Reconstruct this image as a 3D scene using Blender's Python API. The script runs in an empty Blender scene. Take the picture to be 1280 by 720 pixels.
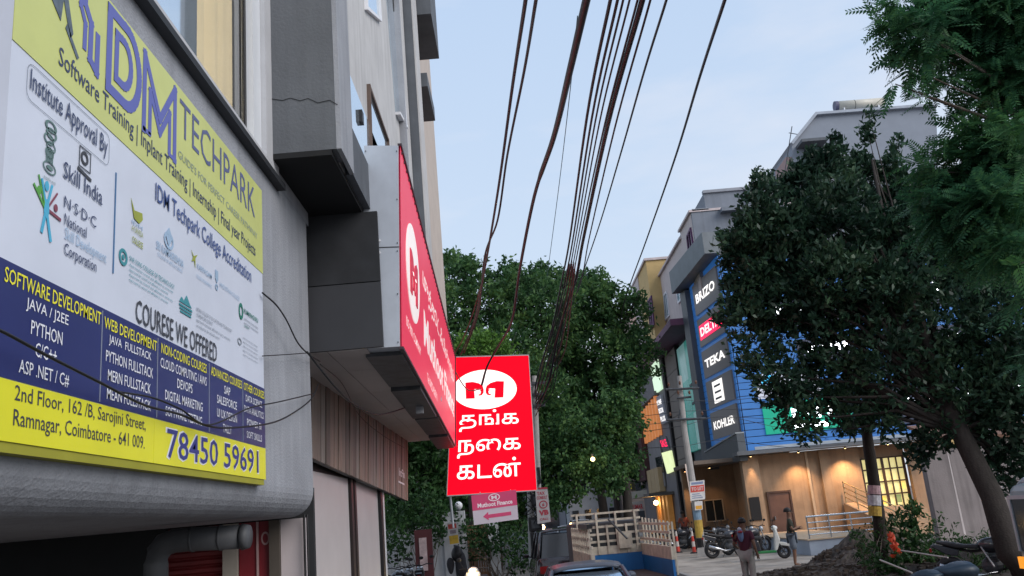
import bpy, math, random
import numpy as np
from mathutils import Vector, Matrix
random.seed(7); RNG = np.random.default_rng(11)
S = bpy.context.scene; COL = S.collection
# ---------------------------------------------------------------- camera
EYE = np.array([0.0, 0.0, 2.1])
_up = np.array([-370., -4200., 1100.]); _up /= np.linalg.norm(_up)
_fw = np.array([13., 0., 1100.]); _fw[1] = -(_up[0]*_fw[0]+_up[2]*_fw[2])/_up[1]; _fw /= np.linalg.norm(_fw)
_rt = np.cross(_up, _fw)
if _rt[0] < 0: _rt = -_rt
# rows: world X, Y, Z written in camera axes (x right, y down, z forward)
R = np.array([_rt, _fw, _up])
cam_d = bpy.data.cameras.new('camera'); cam = bpy.data.objects.new('camera', cam_d); COL.objects.link(cam)
cam_d.sensor_width = 36; cam_d.lens = 36*1100/1280; cam_d.clip_start = .05; cam_d.clip_end = 3000
cx, cy, cz = R[:, 0], -R[:, 1], -R[:, 2]
cam.matrix_world = Matrix(((cx[0], cy[0], cz[0], EYE[0]), (cx[1], cy[1], cz[1], EYE[1]), (cx[2], cy[2], cz[2], EYE[2]), (0, 0, 0, 1)))
S.camera = cam
def ray(px, py): return R @ np.array([px-640., py-360., 1100.])
def YP(px, py, Y): r = ray(px, py); return EYE + r*(Y/r[1])       # point seen there at street distance Y
def XP(px, py, X): r = ray(px, py); return EYE + r*(X/r[0])       # point on the wall plane x = X
def ZP(px, py, Z=0.): r = ray(px, py); return EYE + r*((Z-EYE[2])/r[2])
# ---------------------------------------------------------------- world, sun, exposure
W = bpy.data.worlds.new('World'); S.world = W; W.use_nodes = True
nt = W.node_tree; nt.nodes.clear()
N = nt.nodes.new; L = nt.links.new
out = N('ShaderNodeOutputWorld'); bg = N('ShaderNodeBackground'); bg.inputs[1].default_value = .1
sky = N('ShaderNodeTexSky'); sky.sky_type = 'NISHITA'; sky.sun_disc = False
SUN_EL, SUN_AZ = math.radians(32), math.radians(128)
sky.sun_elevation = SUN_EL; sky.sun_rotation = SUN_AZ; sky.dust_density = 2.0
tc = N('ShaderNodeTexCoord'); sep = N('ShaderNodeSeparateXYZ'); L(tc.outputs['Generated'], sep.inputs[0])
ramp = N('ShaderNodeValToRGB'); L(sep.outputs[2], ramp.inputs[0])
cr = ramp.color_ramp; cr.elements[0].position = 0.0; cr.elements[0].color = (.80, .86, .95, 1)
cr.elements[1].position = .75; cr.elements[1].color = (.49, .66, .93, 1)
e = cr.elements.new(.28); e.color = (.64, .77, .95, 1)
mp = N('ShaderNodeMapping'); mp.inputs['Scale'].default_value = (1.6, 1.6, 5.5); L(tc.outputs['Generated'], mp.inputs[0])
nz = N('ShaderNodeTexNoise'); nz.inputs['Scale'].default_value = 1.7; nz.inputs['Detail'].default_value = 7; nz.inputs['Roughness'].default_value = .55; L(mp.outputs[0], nz.inputs[0])
cl = N('ShaderNodeMapRange'); cl.inputs[1].default_value = .42; cl.inputs[2].default_value = .75; cl.inputs[3].default_value = 0; cl.inputs[4].default_value = .8; L(nz.outputs[0], cl.inputs[0])
mc = N('ShaderNodeMix'); mc.data_type = 'RGBA'; L(cl.outputs[0], mc.inputs[0]); L(ramp.outputs[0], mc.inputs[6]); mc.inputs[7].default_value = (.86, .88, .96, 1)
ms = N('ShaderNodeVectorMath'); ms.operation = 'SCALE'; ms.inputs[3].default_value = 8.1; L(mc.outputs[2], ms.inputs[0])
mm = N('ShaderNodeMix'); mm.data_type = 'RGBA'; mm.inputs[0].default_value = .9; L(sky.outputs[0], mm.inputs[6]); L(ms.outputs[0], mm.inputs[7])
L(mm.outputs[2], bg.inputs[0]); L(bg.outputs[0], out.inputs[0])
sd = bpy.data.lights.new('sun', 'SUN'); sd.energy = 1.9; sd.angle = math.radians(40); sd.color = (1, .93, .88)
so = bpy.data.objects.new('sun', sd); COL.objects.link(so)
so.rotation_euler = (math.radians(90)-SUN_EL, 0, math.radians(180)-SUN_AZ)
so.location = (0, -20, 30)
S.view_settings.view_transform = 'Standard'; S.view_settings.look = 'None'; S.view_settings.exposure = .35; S.view_settings.gamma = 1
# ---------------------------------------------------------------- materials
MC = {}
def M(name, col, rough=.75, var=.12, scale=2.5, bump=.0, bscale=35, streak=0, metal=0, emit=0, spec=.4, coat=0, trans=0, ecol=None, alpha=1, stretch=(1, 1, 1)):
    if name in MC: return MC[name]
    m = bpy.data.materials.new(name); m.use_nodes = True; t = m.node_tree; b = t.nodes['Principled BSDF']
    b.inputs['Roughness'].default_value = rough; b.inputs['Metallic'].default_value = metal
    b.inputs['Specular IOR Level'].default_value = spec; b.inputs['Coat Weight'].default_value = coat
    if trans: b.inputs['Transmission Weight'].default_value = trans
    if alpha < 1: b.inputs['Alpha'].default_value = alpha
    co = t.nodes.new('ShaderNodeTexCoord'); mpn = t.nodes.new('ShaderNodeMapping'); mpn.inputs['Scale'].default_value = stretch
    t.links.new(co.outputs['Object'], mpn.inputs[0])
    n = t.nodes.new('ShaderNodeTexNoise'); n.inputs['Scale'].default_value = scale; n.inputs['Detail'].default_value = 8; n.inputs['Roughness'].default_value = .62
    t.links.new(mpn.outputs[0], n.inputs[0])
    r = t.nodes.new('ShaderNodeMapRange'); r.inputs[1].default_value = .3; r.inputs[2].default_value = .7; r.inputs[3].default_value = 1-var; r.inputs[4].default_value = 1+var
    t.links.new(n.outputs[0], r.inputs[0])
    v = t.nodes.new('ShaderNodeVectorMath'); v.operation = 'SCALE'; v.inputs[0].default_value = col; t.links.new(r.outputs[0], v.inputs[3])
    last = v.outputs[0]
    if streak:
        m2 = t.nodes.new('ShaderNodeMapping'); m2.inputs['Scale'].default_value = (5, 5, .35); t.links.new(co.outputs['Object'], m2.inputs[0])
        n2 = t.nodes.new('ShaderNodeTexNoise'); n2.inputs['Scale'].default_value = 1.3; n2.inputs['Detail'].default_value = 6; t.links.new(m2.outputs[0], n2.inputs[0])
        r2 = t.nodes.new('ShaderNodeMapRange'); r2.inputs[1].default_value = .45; r2.inputs[2].default_value = .75; r2.inputs[3].default_value = 1; r2.inputs[4].default_value = 1-streak
        t.links.new(n2.outputs[0], r2.inputs[0])
        v2 = t.nodes.new('ShaderNodeVectorMath'); v2.operation = 'SCALE'; t.links.new(last, v2.inputs[0]); t.links.new(r2.outputs[0], v2.inputs[3]); last = v2.outputs[0]
    t.links.new(last, b.inputs['Base Color'])
    if bump:
        n3 = t.nodes.new('ShaderNodeTexNoise'); n3.inputs['Scale'].default_value = bscale; n3.inputs['Detail'].default_value = 5; t.links.new(co.outputs['Object'], n3.inputs[0])
        bp = t.nodes.new('ShaderNodeBump'); bp.inputs['Strength'].default_value = bump; bp.inputs['Distance'].default_value = .02; t.links.new(n3.outputs[0], bp.inputs['Height']); t.links.new(bp.outputs[0], b.inputs['Normal'])
    if emit:
        b.inputs['Emission Strength'].default_value = emit
        if ecol: b.inputs['Emission Color'].default_value = (*ecol, 1)
        else: t.links.new(last, b.inputs['Emission Color'])
    MC[name] = m; return m
def leafmat(name, cols, trans=.25, rough=.55):
    m = bpy.data.materials.new(name); m.use_nodes = True; t = m.node_tree; b = t.nodes['Principled BSDF']
    g = t.nodes.new('ShaderNodeNewGeometry'); co = t.nodes.new('ShaderNodeTexCoord')
    n = t.nodes.new('ShaderNodeTexNoise'); n.inputs['Scale'].default_value = .9; n.inputs['Detail'].default_value = 2; t.links.new(co.outputs['Object'], n.inputs[0])
    a = t.nodes.new('ShaderNodeMath'); a.operation = 'MULTIPLY_ADD'; t.links.new(g.outputs['Random Per Island'], a.inputs[0]); a.inputs[1].default_value = .55
    q = t.nodes.new('ShaderNodeMath'); q.operation = 'MULTIPLY_ADD'; t.links.new(n.outputs[0], q.inputs[0]); q.inputs[1].default_value = 1.3; q.inputs[2].default_value = -.42
    t.links.new(q.outputs[0], a.inputs[2])
    r = t.nodes.new('ShaderNodeValToRGB'); t.links.new(a.outputs[0], r.inputs[0])
    k = len(cols)
    for i, c in enumerate(cols):
        el = r.color_ramp.elements[i] if i < 2 else r.color_ramp.elements.new(.5)
    for i, c in enumerate(cols):
        r.color_ramp.elements[i].position = i/(k-1); 
    for i, c in enumerate(cols): r.color_ramp.elements[i].color = (*c, 1)
    t.links.new(r.outputs[0], b.inputs['Base Color']); b.inputs['Roughness'].default_value = rough; b.inputs['Specular IOR Level'].default_value = .25
    tr = t.nodes.new('ShaderNodeBsdfTranslucent'); t.links.new(r.outputs[0], tr.inputs[0])
    mx = t.nodes.new('ShaderNodeMixShader'); mx.inputs[0].default_value = trans
    o = t.nodes['Material Output']; t.links.new(b.outputs[0], mx.inputs[1]); t.links.new(tr.outputs[0], mx.inputs[2]); t.links.new(mx.outputs[0], o.inputs[0])
    MC[name] = m; return m
# ---------------------------------------------------------------- mesh kit
class Fr:
    "orthogonal frame: p(a,b,c) = o + a u + b v + c n, metres"
    def __init__(s, o, u, v, n=None):
        s.o = np.array(o, float); s.u = np.array(u, float); s.v = np.array(v, float)
        s.n = np.array(n, float) if n is not None else np.cross(s.u, s.v)
    def p(s, a, b, c): return s.o+s.u*a+s.v*b+s.n*c
class Qf:
    "bilinear patch on four corners (bl, br, tr, tl); a, b in 0..1, c metres out"
    def __init__(s, bl, br, tr, tl, face=None):
        s.q = [np.array(k, float) for k in (bl, br, tr, tl)]
        n = np.cross(s.q[1]-s.q[0], s.q[3]-s.q[0]); s.n = n/np.linalg.norm(n)
        s.w = (np.linalg.norm(s.q[1]-s.q[0])+np.linalg.norm(s.q[2]-s.q[3]))/2; s.h = (np.linalg.norm(s.q[3]-s.q[0])+np.linalg.norm(s.q[2]-s.q[1]))/2
    def p(s, a, b, c): return s.q[0]*(1-a)*(1-b)+s.q[1]*a*(1-b)+s.q[2]*a*b+s.q[3]*(1-a)*b+s.n*c
WF = Fr((0, 0, 0), (1, 0, 0), (0, 1, 0), (0, 0, 1))
OFF = {}
def tag(o, label=None, cat=None, group=None, kind=None):
    if label: o['label'] = label
    if cat: o['category'] = cat
    if group: o['group'] = group
    if kind: o['kind'] = kind
    return o
def thing(name, label, cat, loc=(0, 0, 0), group=None, kind=None):
    o = bpy.data.objects.new(name, None); COL.objects.link(o); o.location = loc; o.empty_display_size = .3
    OFF[o.name] = np.array(loc, float); return tag(o, label, cat, group, kind)
class MB:
    def __init__(s): s.v = []; s.f = []
    def add(s, vs, fs):
        k = len(s.v); s.v += [tuple(map(float, q)) for q in vs]; s.f += [tuple(i+k for i in q) for q in fs]; return s
    def box(s, a0, a1, b0, b1, c0, c1, F=WF):
        vs = [F.p(a, b, c) for c in (c0, c1) for b in (b0, b1) for a in (a0, a1)]
        return s.add(vs, [(0, 2, 3, 1), (4, 5, 7, 6), (0, 1, 5, 4), (2, 6, 7, 3), (0, 4, 6, 2), (1, 3, 7, 5)])
    def quad(s, *q): return s.add(q, [tuple(range(len(q)))])
    def poly(s, pts, c0, c1, F=WF):
        n = len(pts); vs = [F.p(a, b, c0) for a, b in pts]+[F.p(a, b, c1) for a, b in pts]
        return s.add(vs, [tuple(range(n))[::-1], tuple(range(n, 2*n))]+[(i, (i+1) % n, n+(i+1) % n, n+i) for i in range(n)])
    def hexa(s, near, far):
        "two quads (bl,br,tr,tl) joined"
        return s.add(list(near)+list(far), [(0, 1, 2, 3), (7, 6, 5, 4), (0, 4, 5, 1), (1, 5, 6, 2), (2, 6, 7, 3), (3, 7, 4, 0)])
    def tube(s, pts, r, seg=8, cap=True):
        pts = [np.array(p, float) for p in pts]; n = len(pts); rr = r if hasattr(r, '__len__') else [r]*n
        k = len(s.v); up = np.array([0.13, .21, 1.])
        for i, p in enumerate(pts):
            d = pts[min(i+1, n-1)]-pts[max(i-1, 0)]; d = d/(np.linalg.norm(d)+1e-9)
            a = np.cross(d, up)
            if np.linalg.norm(a) < .15: a = np.cross(d, np.array([1., .3, 0]))
            a /= np.linalg.norm(a); b = np.cross(d, a)
            for j in range(seg):
                t = 2*math.pi*j/seg; s.v.append(tuple(p+(a*math.cos(t)+b*math.sin(t))*rr[i]))
        for i in range(n-1):
            for j in range(seg):
                s.f.append((k+i*seg+j, k+i*seg+(j+1) % seg, k+(i+1)*seg+(j+1) % seg, k+(i+1)*seg+j))
        if cap: s.f.append(tuple(k+j for j in range(seg))[::-1]); s.f.append(tuple(k+(n-1)*seg+j for j in range(seg)))
        return s
    def ball(s, c, r, seg=12, rings=8, z0=-1., z1=1.):
        c = np.array(c, float); r = np.array(r if hasattr(r, '__len__') else (r, r, r), float); k = len(s.v)
        a0, a1 = math.asin(z0), math.asin(z1)
        for i in range(rings+1):
            a = a0+(a1-a0)*i/rings
            for j in range(seg):
                t = 2*math.pi*j/seg; s.v.append(tuple(c+r*np.array([math.cos(a)*math.cos(t), math.cos(a)*math.sin(t), math.sin(a)])))
        for i in range(rings):
            for j in range(seg): s.f.append((k+i*seg+j, k+i*seg+(j+1) % seg, k+(i+1)*seg+(j+1) % seg, k+(i+1)*seg+j))
        s.f.append(tuple(k+j for j in range(seg))[::-1]); s.f.append(tuple(k+rings*seg+j for j in range(seg)))
        return s
    def torus(s, c, R_, r, axis='y', seg=24, sg=8):
        k = len(s.v); c = np.array(c, float)
        for i in range(seg):
            t = 2*math.pi*i/seg
            for j in range(sg):
                q = 2*math.pi*j/sg; a = (R_+r*math.cos(q))*math.cos(t); b = (R_+r*math.cos(q))*math.sin(t); h = r*math.sin(q)
                s.v.append(tuple(c+np.array([a, h, b] if axis == 'y' else [a, b, h])))
        for i in range(seg):
            for j in range(sg): s.f.append((k+i*sg+j, k+i*sg+(j+1) % sg, k+((i+1) % seg)*sg+(j+1) % sg, k+((i+1) % seg)*sg+j))
        return s
    def ring(s, F, ca, cb, ra, rb, ia, ib, c0, c1, n=36):
        o = [F.p(ca+ra*math.cos(2*math.pi*i/n), cb+rb*math.sin(2*math.pi*i/n), c) for c in (c0, c1) for i in range(n)]
        q = [F.p(ca+ia*math.cos(2*math.pi*i/n), cb+ib*math.sin(2*math.pi*i/n), c) for c in (c0, c1) for i in range(n)]
        fs = []
        for i in range(n):
            j = (i+1) % n; fs += [(i, j, n+j, n+i), (n+i, n+j, 3*n+j, 3*n+i), (2*n+i, 3*n+i, 3*n+j, 2*n+j)]
        return s.add(o+q, fs)
    def disc(s, F, ca, cb, ra, rb, c0, c1, n=36):
        return s.poly([(ca+ra*math.cos(2*math.pi*i/n), cb+rb*math.sin(2*math.pi*i/n)) for i in range(n)], c0, c1, F)
    def text(s, F, body, a0, a1, b0, b1, c=.004, bold=0, depth=0, flip=False):
        vs, fs = text_mesh(body, bold, depth)
        if not len(vs): return s
        mn, mx = vs.min(0), vs.max(0); d = np.maximum(mx-mn, 1e-6)
        q = [F.p(a0+(a1-a0)*(v[0]-mn[0])/d[0], b0+(b1-b0)*(v[1]-mn[1])/d[1], c+(v[2]-mn[2] if depth else 0)) for v in vs]
        return s.add(q, fs)
    def build(s, name, mat, parent=None, smooth=False, bevel=0, kind=None, label=None, cat=None, group=None, loc=None):
        v = np.array(s.v, float)
        if parent is not None: off = OFF[parent.name]
        elif loc is not None: off = np.array(loc, float)
        elif kind == 'structure': off = np.zeros(3)
        else: mn, mx = v.min(0), v.max(0); off = np.array([(mn[0]+mx[0])/2, (mn[1]+mx[1])/2, mn[2]])
        me = bpy.data.meshes.new(name); me.from_pydata((v-off).tolist(), [], s.f); me.materials.append(mat)
        me.validate(); me.update()
        if smooth: me.shade_smooth()
        o = bpy.data.objects.new(name, me); COL.objects.link(o)
        if parent is not None: o.parent = parent; OFF[o.name] = off
        else: o.location = off; OFF[o.name] = off
        if bevel:
            b = o.modifiers.new('bevel', 'BEVEL'); b.width = bevel; b.segments = 2; b.limit_method = 'ANGLE'; b.angle_limit = .6
        return tag(o, label, cat, group, kind)
TM = {}
def text_mesh(body, bold=0, depth=0):
    key = (body, bold, depth)
    if key in TM: return TM[key]
    c = bpy.data.curves.new('lettering', 'FONT'); c.body = body; c.offset = bold; c.extrude = depth; c.resolution_u = 2; c.space_line = .95
    o = bpy.data.objects.new('lettering', c); COL.objects.link(o)
    bpy.context.view_layer.update(); me = bpy.data.meshes.new_from_object(o.evaluated_get(bpy.context.evaluated_depsgraph_get()))
    vs = np.array([v.co[:] for v in me.vertices]); fs = [tuple(p.vertices) for p in me.polygons]
    bpy.data.objects.remove(o); bpy.data.curves.remove(c); bpy.data.meshes.remove(me)
    TM[key] = (vs, fs); return TM[key]
def copy_thing(root, loc, rz=None, label=None, scale=None, extra=None):
    def rec(o, par):
        c = o.copy(); COL.objects.link(c)
        if par is not None: c.parent = par
        for ch in [k for k in KIDS.get(o.name, [])]: rec(ch, c)
        return c
    r = rec(root, None); r.location = loc
    if rz is not None: r.rotation_euler = (0, 0, rz)
    if scale: r.scale = (scale,)*3
    if label: r['label'] = label
    return r
KIDS = {}
def index_kids(root):
    KIDS.clear()
    for o in bpy.data.objects:
        if o.parent: KIDS.setdefault(o.parent.name, []).append(o)
# ---------------------------------------------------------------- palette
grey_pl = M('grey plaster', (.30, .315, .345), .8, .13, 1.0, .4, 45, streak=.2)
grey_dk = M('charcoal plaster', (.10, .112, .128), .75, .15, 2, .2, 50, streak=.15)
cream_pl = M('pale plaster', (.50, .50, .50), .8, .10, 1.5, .2, 60, streak=.2)
blackm = M('black paint', (.012, .012, .014), .5)
rubber = M('black rubber', (.018, .018, .02), .65)
cable_m = M('cable sheath', (.022, .016, .022), .45)
cable_r = M('dusty red cable sheath', (.16, .05, .05), .6)
white_p = M('white paint', (.74, .75, .78), .45, .06)
steel = M('galvanised steel', (.42, .45, .49), .42, .12, 6, .05, metal=.55)
steel_dk = M('dark stained steel', (.055, .06, .068), .5, .5, 5)
glass_dk = M('dark glass', (.02, .025, .03), .08, .05, spec=.8)
glass_sky = M('mirror glass', (.62, .72, .80), .04, .03, metal=.85)
chrome = M('bright metal', (.6, .62, .65), .2, .05, metal=.9)
alum = M('white aluminium', (.66, .69, .72), .35, .04)
red_lit = M('lit red acrylic', (.7, .002, .008), .6, .05, emit=.62, ecol=(1, .0, .02), spec=.1)
white_lit = M('lit white lettering', (.9, .88, .85), .4, .02, emit=.82, ecol=(1, .95, .90))
glow = M('white lamp glow', (1, 1, 1), .4, 0, emit=6, ecol=(.88, .93, 1))
glow_w = M('warm lamp glow', (1, .8, .5), .4, 0, emit=9, ecol=(1, .62, .26))
paper = M('paper', (.62, .61, .60), .8, .15, 9)
# ================================================================ SETTING
def ground():
    n = 90; m = MB(); xs = np.concatenate([[-600, -200, -60], np.linspace(-22, 36, n), [60, 200, 600]]); ys = np.concatenate([[-200, -30], np.linspace(-4, 110, n), [200, 900]])
    for y in ys:
        for x in xs: m.v.append((x, y, -.02))
    w = len(xs)
    for j in range(len(ys)-1):
        for i in range(w-1): k = j*w+i; m.f.append((k, k+1, k+w+1, k+w))
    return m.build('ground', M('dusty earth', (.17, .145, .125), .95, .3, .8, .6, 14), kind='structure')
ground()
MB().box(-2.6, 4.6, -30, 160, -.016, -.006).build('road', M('worn asphalt', (.085, .082, .08), .85, .25, 1.1, .4, 50), kind='structure')
MB().box(4.62, 14, 23, 39.9, -.016, -.004).build('concrete_forecourt', M('dusty concrete', (.33, .29, .25), .9, .42, .8, .6, 18), kind='structure')
MB().box(4.62, 9.7, 40, 95, -.016, -.004).build('side_path', M('dusty concrete', (.3,)*3), kind='structure')
MB().box(4.5, 4.62, 20, 95, -.02, .12).build('kerb', M('kerb concrete', (.33, .31, .29), .9, .2, 4, .3), kind='structure')

# ================================================================ LEFT: office building with billboard
XB = -2.22
B1 = thing('office_building', 'near grey plastered building with rounded overhanging edge behind the training billboard', 'building', (-4, 6, 0))
# overhang volume: rounded lower edge (profile in x,z) swept along y, with rounded end corner
def overhang():
    m = MB(); prof = [(XB, 5.62)]; r = .26; zb = 2.31
    for i in range(9):
        a = math.pi/2*i/8; prof.append((XB-r+r*math.cos(a), zb+r-r*math.sin(a)))
    prof.append((-9, zb)); prof.append((-9, 5.62))
    ys = [-6, 9.70, 9.76, 9.80, 9.82]; ins = [0, 0, .015, .05, .11]
    n = len(prof)
    for y, q in zip(ys, ins):
        for i, (x, z) in enumerate(prof):
            dx = q if x > -8 else 0; dz = q if z < 5.5 and z <= zb+r+.01 else 0
            m.v.append((x-dx, y, z+dz))
    for j in range(len(ys)-1):
        for i in range(n-1): m.f.append((j*n+i, (j+1)*n+i, (j+1)*n+i+1, j*n+i+1))
    m.f.append(tuple((len(ys)-1)*n+i for i in range(n)))
    return m
overhang().build('wall', grey_pl, B1, smooth=False)
up = MB(); up.box(-9, XB, -6, 1.6, 5.622, 12); up.box(-9, XB, 8.42, 9.82, 5.622, 12); up.box(-9, XB-.002, 1.602, 8.418, 8.6, 12)
up.build('upper_wall', grey_pl, B1)
wf = MB().box(XB-.01, XB+.085, 1.55, 8.46, 5.54, 5.60); wf.build('window_sill', M('shadow dark sill', (.02, .022, .026), .6), B1)  # projecting sill, blackened to stand for the shadow line under the window
wn = MB(); wn.box(XB-.14, XB+.03, 1.6, 8.42, 5.604, 5.72); wn.box(XB-.14, XB+.03, 7.98, 8.42, 5.722, 8.6)
w1 = wn.build('window', M('window surround', (.46, .47, .49), .7, .08, 2, .1), B1)
fr = MB(); fr.box(XB-.12, XB-.02, 7.72, 7.976, 5.722, 8.6); fr.box(XB-.12, XB-.04, 4.6, 4.72, 5.722, 8.6); fr.box(XB-.12, XB-.02, 1.7, 7.72, 5.722, 5.78)
fr.build('frame', alum, w1)
MB().box(XB-.10, XB-.085, 7.66, 7.715, 5.785, 8.6).build('gasket', blackm, w1)
MB().box(XB-.11, XB-.10, 1.7, 6.42, 5.785, 8.6).build('pane', glass_sky, w1)
MB().box(XB-.12, XB-.11, 6.42, 7.655, 5.785, 8.6).build('pane', M('window glass', (.9, .9, .9), .03, 0, trans=1), w1)
cu = MB(); ny = 90
for i in range(ny+1):
    y = 5.2+2.45*i/ny; x = XB-.26+.045*math.sin(y*15)+.02*math.sin(y*37)
    cu.v += [(x, y, 5.74), (x, y, 8.6)]
cu.f = [(2*i, 2*i+2, 2*i+3, 2*i+1) for i in range(ny)]
cu.build('curtain', M('beige curtain', (.72, .62, .42), .8, .06, 3, emit=.42, ecol=(.95, .80, .5)), w1, smooth=True)  # glow put into the cloth to brighten it
# ---- recessed ground floor under the overhang (wall facing the camera)
G0 = thing('ground_floor_shopfront', 'dark recessed shopfront under the overhang with red shutter and red panels', 'shopfront', (-4, 9.9, 0))
YG = 9.88
def gx(px, py=700): return float(YP(px, py, YG)[0])
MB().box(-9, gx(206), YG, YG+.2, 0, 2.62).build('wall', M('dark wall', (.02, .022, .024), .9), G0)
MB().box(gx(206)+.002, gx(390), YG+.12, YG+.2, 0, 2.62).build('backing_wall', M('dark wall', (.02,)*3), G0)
shp = MB().box(gx(207), gx(279), YG+.06, YG+.1, 0, 2.3).build('shutter', M('red shutter', (.16, .018, .02), .5), G0)
for k in range(26):
    z = .02+.085*k
    MB().poly([(0, 0), (.028, .02), (.028, .055), (0, .078)], gx(208), gx(278.5), Fr((0, YG+.06, z), (0, -1, 0), (0, 0, 1), (1, 0, 0))).build('slat', MC['red shutter'], shp)
MB().box(gx(280), gx(298), YG-.05, YG+.1, 0, 2.3).build('pillar', M('cream pillar', (.34, .31, .27), .8, .1), G0)
for a, b in ((299, 321), (324, 338)):
    MB().box(gx(a), gx(b), YG, YG+.08, 0, 2.3).build('door_panel', M('maroon panel', (.19, .016, .024), .4, .1), G0)
MB().box(gx(321.3), gx(323.6), YG-.02, YG+.06, 0, 2.3).build('door_edge', M('pinkish edge', (.42, .28, .28), .5), G0)
FG = Fr((gx(324), YG, 0), (1, 0, 0), (0, 0, 1), (0, -1, 0))
MB().ring(FG, .07, 2.12, .045, .07, .03, .05, .002, .006).build('emblem', M('pinkish edge', (1,)*3), G0)
MB().box(gx(338.4), gx(351.5), YG-.06, YG+.1, 0, 2.3).build('pillar', M('brown post', (.085, .072, .06), .7), G0)
MB().box(gx(352), gx(382), YG-.02, YG+.1, 0, 2.3).build('wall_panel', M('pinkish white wall', (.50, .45, .46), .7, .06, 1.5, .05), G0)
for a, b in ((383, 385.4), (387, 389)):
    MB().tube([(gx((a+b)/2), YG-.1, 0), (gx((a+b)/2), YG-.1, 2.33)], .011 if a == 387 else .013, 8).build('pipe', blackm, G0)
# duct under the soffit
dm = M('grey duct', (.075, .08, .088), .6, .15, 4)
D = thing('drain_duct', 'fat grey drain duct with an elbow hanging under the overhang', 'duct', tuple(YP(250, 680, 8.2)))
p0, p1, p2 = YP(195, 740, 8.2), YP(196, 690, 8.2), YP(214, 675, 8.2)
pts = [p0, YP(195, 705, 8.2), YP(198, 690, 8.2), YP(205, 681, 8.2), YP(218, 676, 8.2), YP(235, 674.5, 8.2), YP(300, 671, 8.2)]
MB().tube(pts, .106, 20).build('pipe', dm, D, smooth=True)
MB().tube([YP(303, 671, 8.2), YP(312, 670.5, 8.2)], [.118, .10], 20).build('end_cap', dm, D, smooth=True)
for q in (240, 275): MB().tube([YP(q, 674.5-(q-235)*.05, 8.2), YP(q+3, 674.3-(q-235)*.05, 8.2)], .112, 20).build('clamp', dm, D, smooth=True)
# ---- billboard  (u along street, v up)
BB = thing('training_billboard', 'large yellow white and blue training centre billboard on the near grey building', 'billboard', (-2.2, 5.6, 2.6))
F = Fr((-2.15, 3.6, 2.6), (0, 1, 0), (0, 0, 1), (1, 0, 0))
bb_y = M('banner yellow', (.56, .60, .19), .38, .07, 1.5, .25, 2.5, spec=.5)
bb_y2 = M('banner strong yellow', (.72, .70, .03), .38, .07, 1.5, .25, 3)
bb_w = M('banner white', (.60, .645, .74), .38, .06, 1.2, .25, 2.5)
bb_b = M('banner blue', (.026, .034, .135), .32, .08, 1.2)
navy = M('print navy', (.045, .06, .13), .5, .03); pur = M('print blue violet', (.12, .14, .42), .5, .03)
ink = M('print black', (.05, .054, .065), .5, .03); yel_t = M('print yellow', (.80, .76, .04), .5, .03); wht_t = M('print white', (.75, .77, .82), .5, .03)
teal_t = M('print teal', (.05, .26, .30), .5, .03); green_t = M('print green', (.10, .35, .06), .5); grey_t = M('print grey', (.25, .28, .32), .5); cyan_t = M('print cyan', (.08, .42, .62), .5); lb_t = M('print pale blue', (.32, .45, .60), .5); brn_t = M('print maroon', (.22, .06, .09), .5)
MB().box(0, 4.03, 0, 2.62, -.07, -.002, F).build('panel', bb_w, BB)
MB().box(0, 4.034, 1.82, 2.624, -.001, .002, F).build('header_band', bb_y, BB)
MB().box(0, 4.034, .262, .775, -.001, .002, F).build('course_band', bb_b, BB)
MB().box(0, 1.673, -.004, .258, -.001, .003, F).build('address_band', bb_y2, BB)
MB().box(1.677, 4.034, -.004, .258, -.001, .003, F).build('phone_band', bb_y2, BB)
MB().box(0, 4.0, -.05, -.004, -.075, -.004, F).build('bottom_fold', M('folded banner edge', (.30, .29, .03), .6), BB)
dv = MB()
for u in (.97, 1.71, 2.63, 3.41): dv.box(u-.003, u+.003, .27, .76, .002, .004, F)
dv.build('column_lines', grey_t, BB)
MB().box(1.075, 1.087, 1.0, 1.6, 0, .003, F).build('divider', M('print steel blue', (.06, .16, .32), .5), BB)
BOLD = .3
def tx(mat, lst, name='lettering', c=.005):
    for t in lst: MB().text(F, t[0], t[1], t[2], t[3], t[4], c, t[5]*BOLD if len(t) > 5 else 0).build(name, mat, BB)
# outlined I D M logo
lg = MB()
def stroke(pts, w, closed=False, m=lg, c0=.003, c1=.006):
    P = [np.array(p, float) for p in pts]; n = len(P); rng = range(n if closed else n-1)
    for i in rng:
        a, b = P[i], P[(i+1) % n]; d = b-a; l = np.linalg.norm(d); d /= l; q = np.array([-d[1], d[0]])*w/2; e_ = d*w/2
        m.poly([tuple(a-q-e_), tuple(b-q+e_), tuple(b+q+e_), tuple(a+q-e_)], c0+i*2e-5, c1+i*2e-5, F)
stroke([(.645, 2.60), (.645, 2.42), (.72, 2.34), (.72, 2.12), (.80, 2.08), (.80, 2.30)], .05)
stroke([(.60, 2.62), (.60, 2.38), (.655, 2.30), (.655, 2.16)], .04)
def dshape(x0, x1, y0, y1, w):
    r = (y1-y0)/2; cxx = x1-r*.75; pts = [(x0, y0), (cxx, y0)]
    for i in range(1, 12):
        a = -math.pi/2+math.pi*i/12; pts.append((cxx+r*.75*math.cos(a), (y0+y1)/2+r*math.sin(a)))
    pts += [(cxx, y1), (x0, y1)]; stroke(pts, w, True)
dshape(.94, 1.35, 2.07, 2.57, .066); dshape(1.035, 1.23, 2.175, 2.465, .052)
stroke([(1.43, 2.04), (1.43, 2.56), (1.68, 2.22), (1.93, 2.56), (1.93, 2.04)], .055)
stroke([(1.52, 2.06), (1.52, 2.34), (1.68, 2.12), (1.84, 2.34), (1.84, 2.06)], .046)
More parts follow.
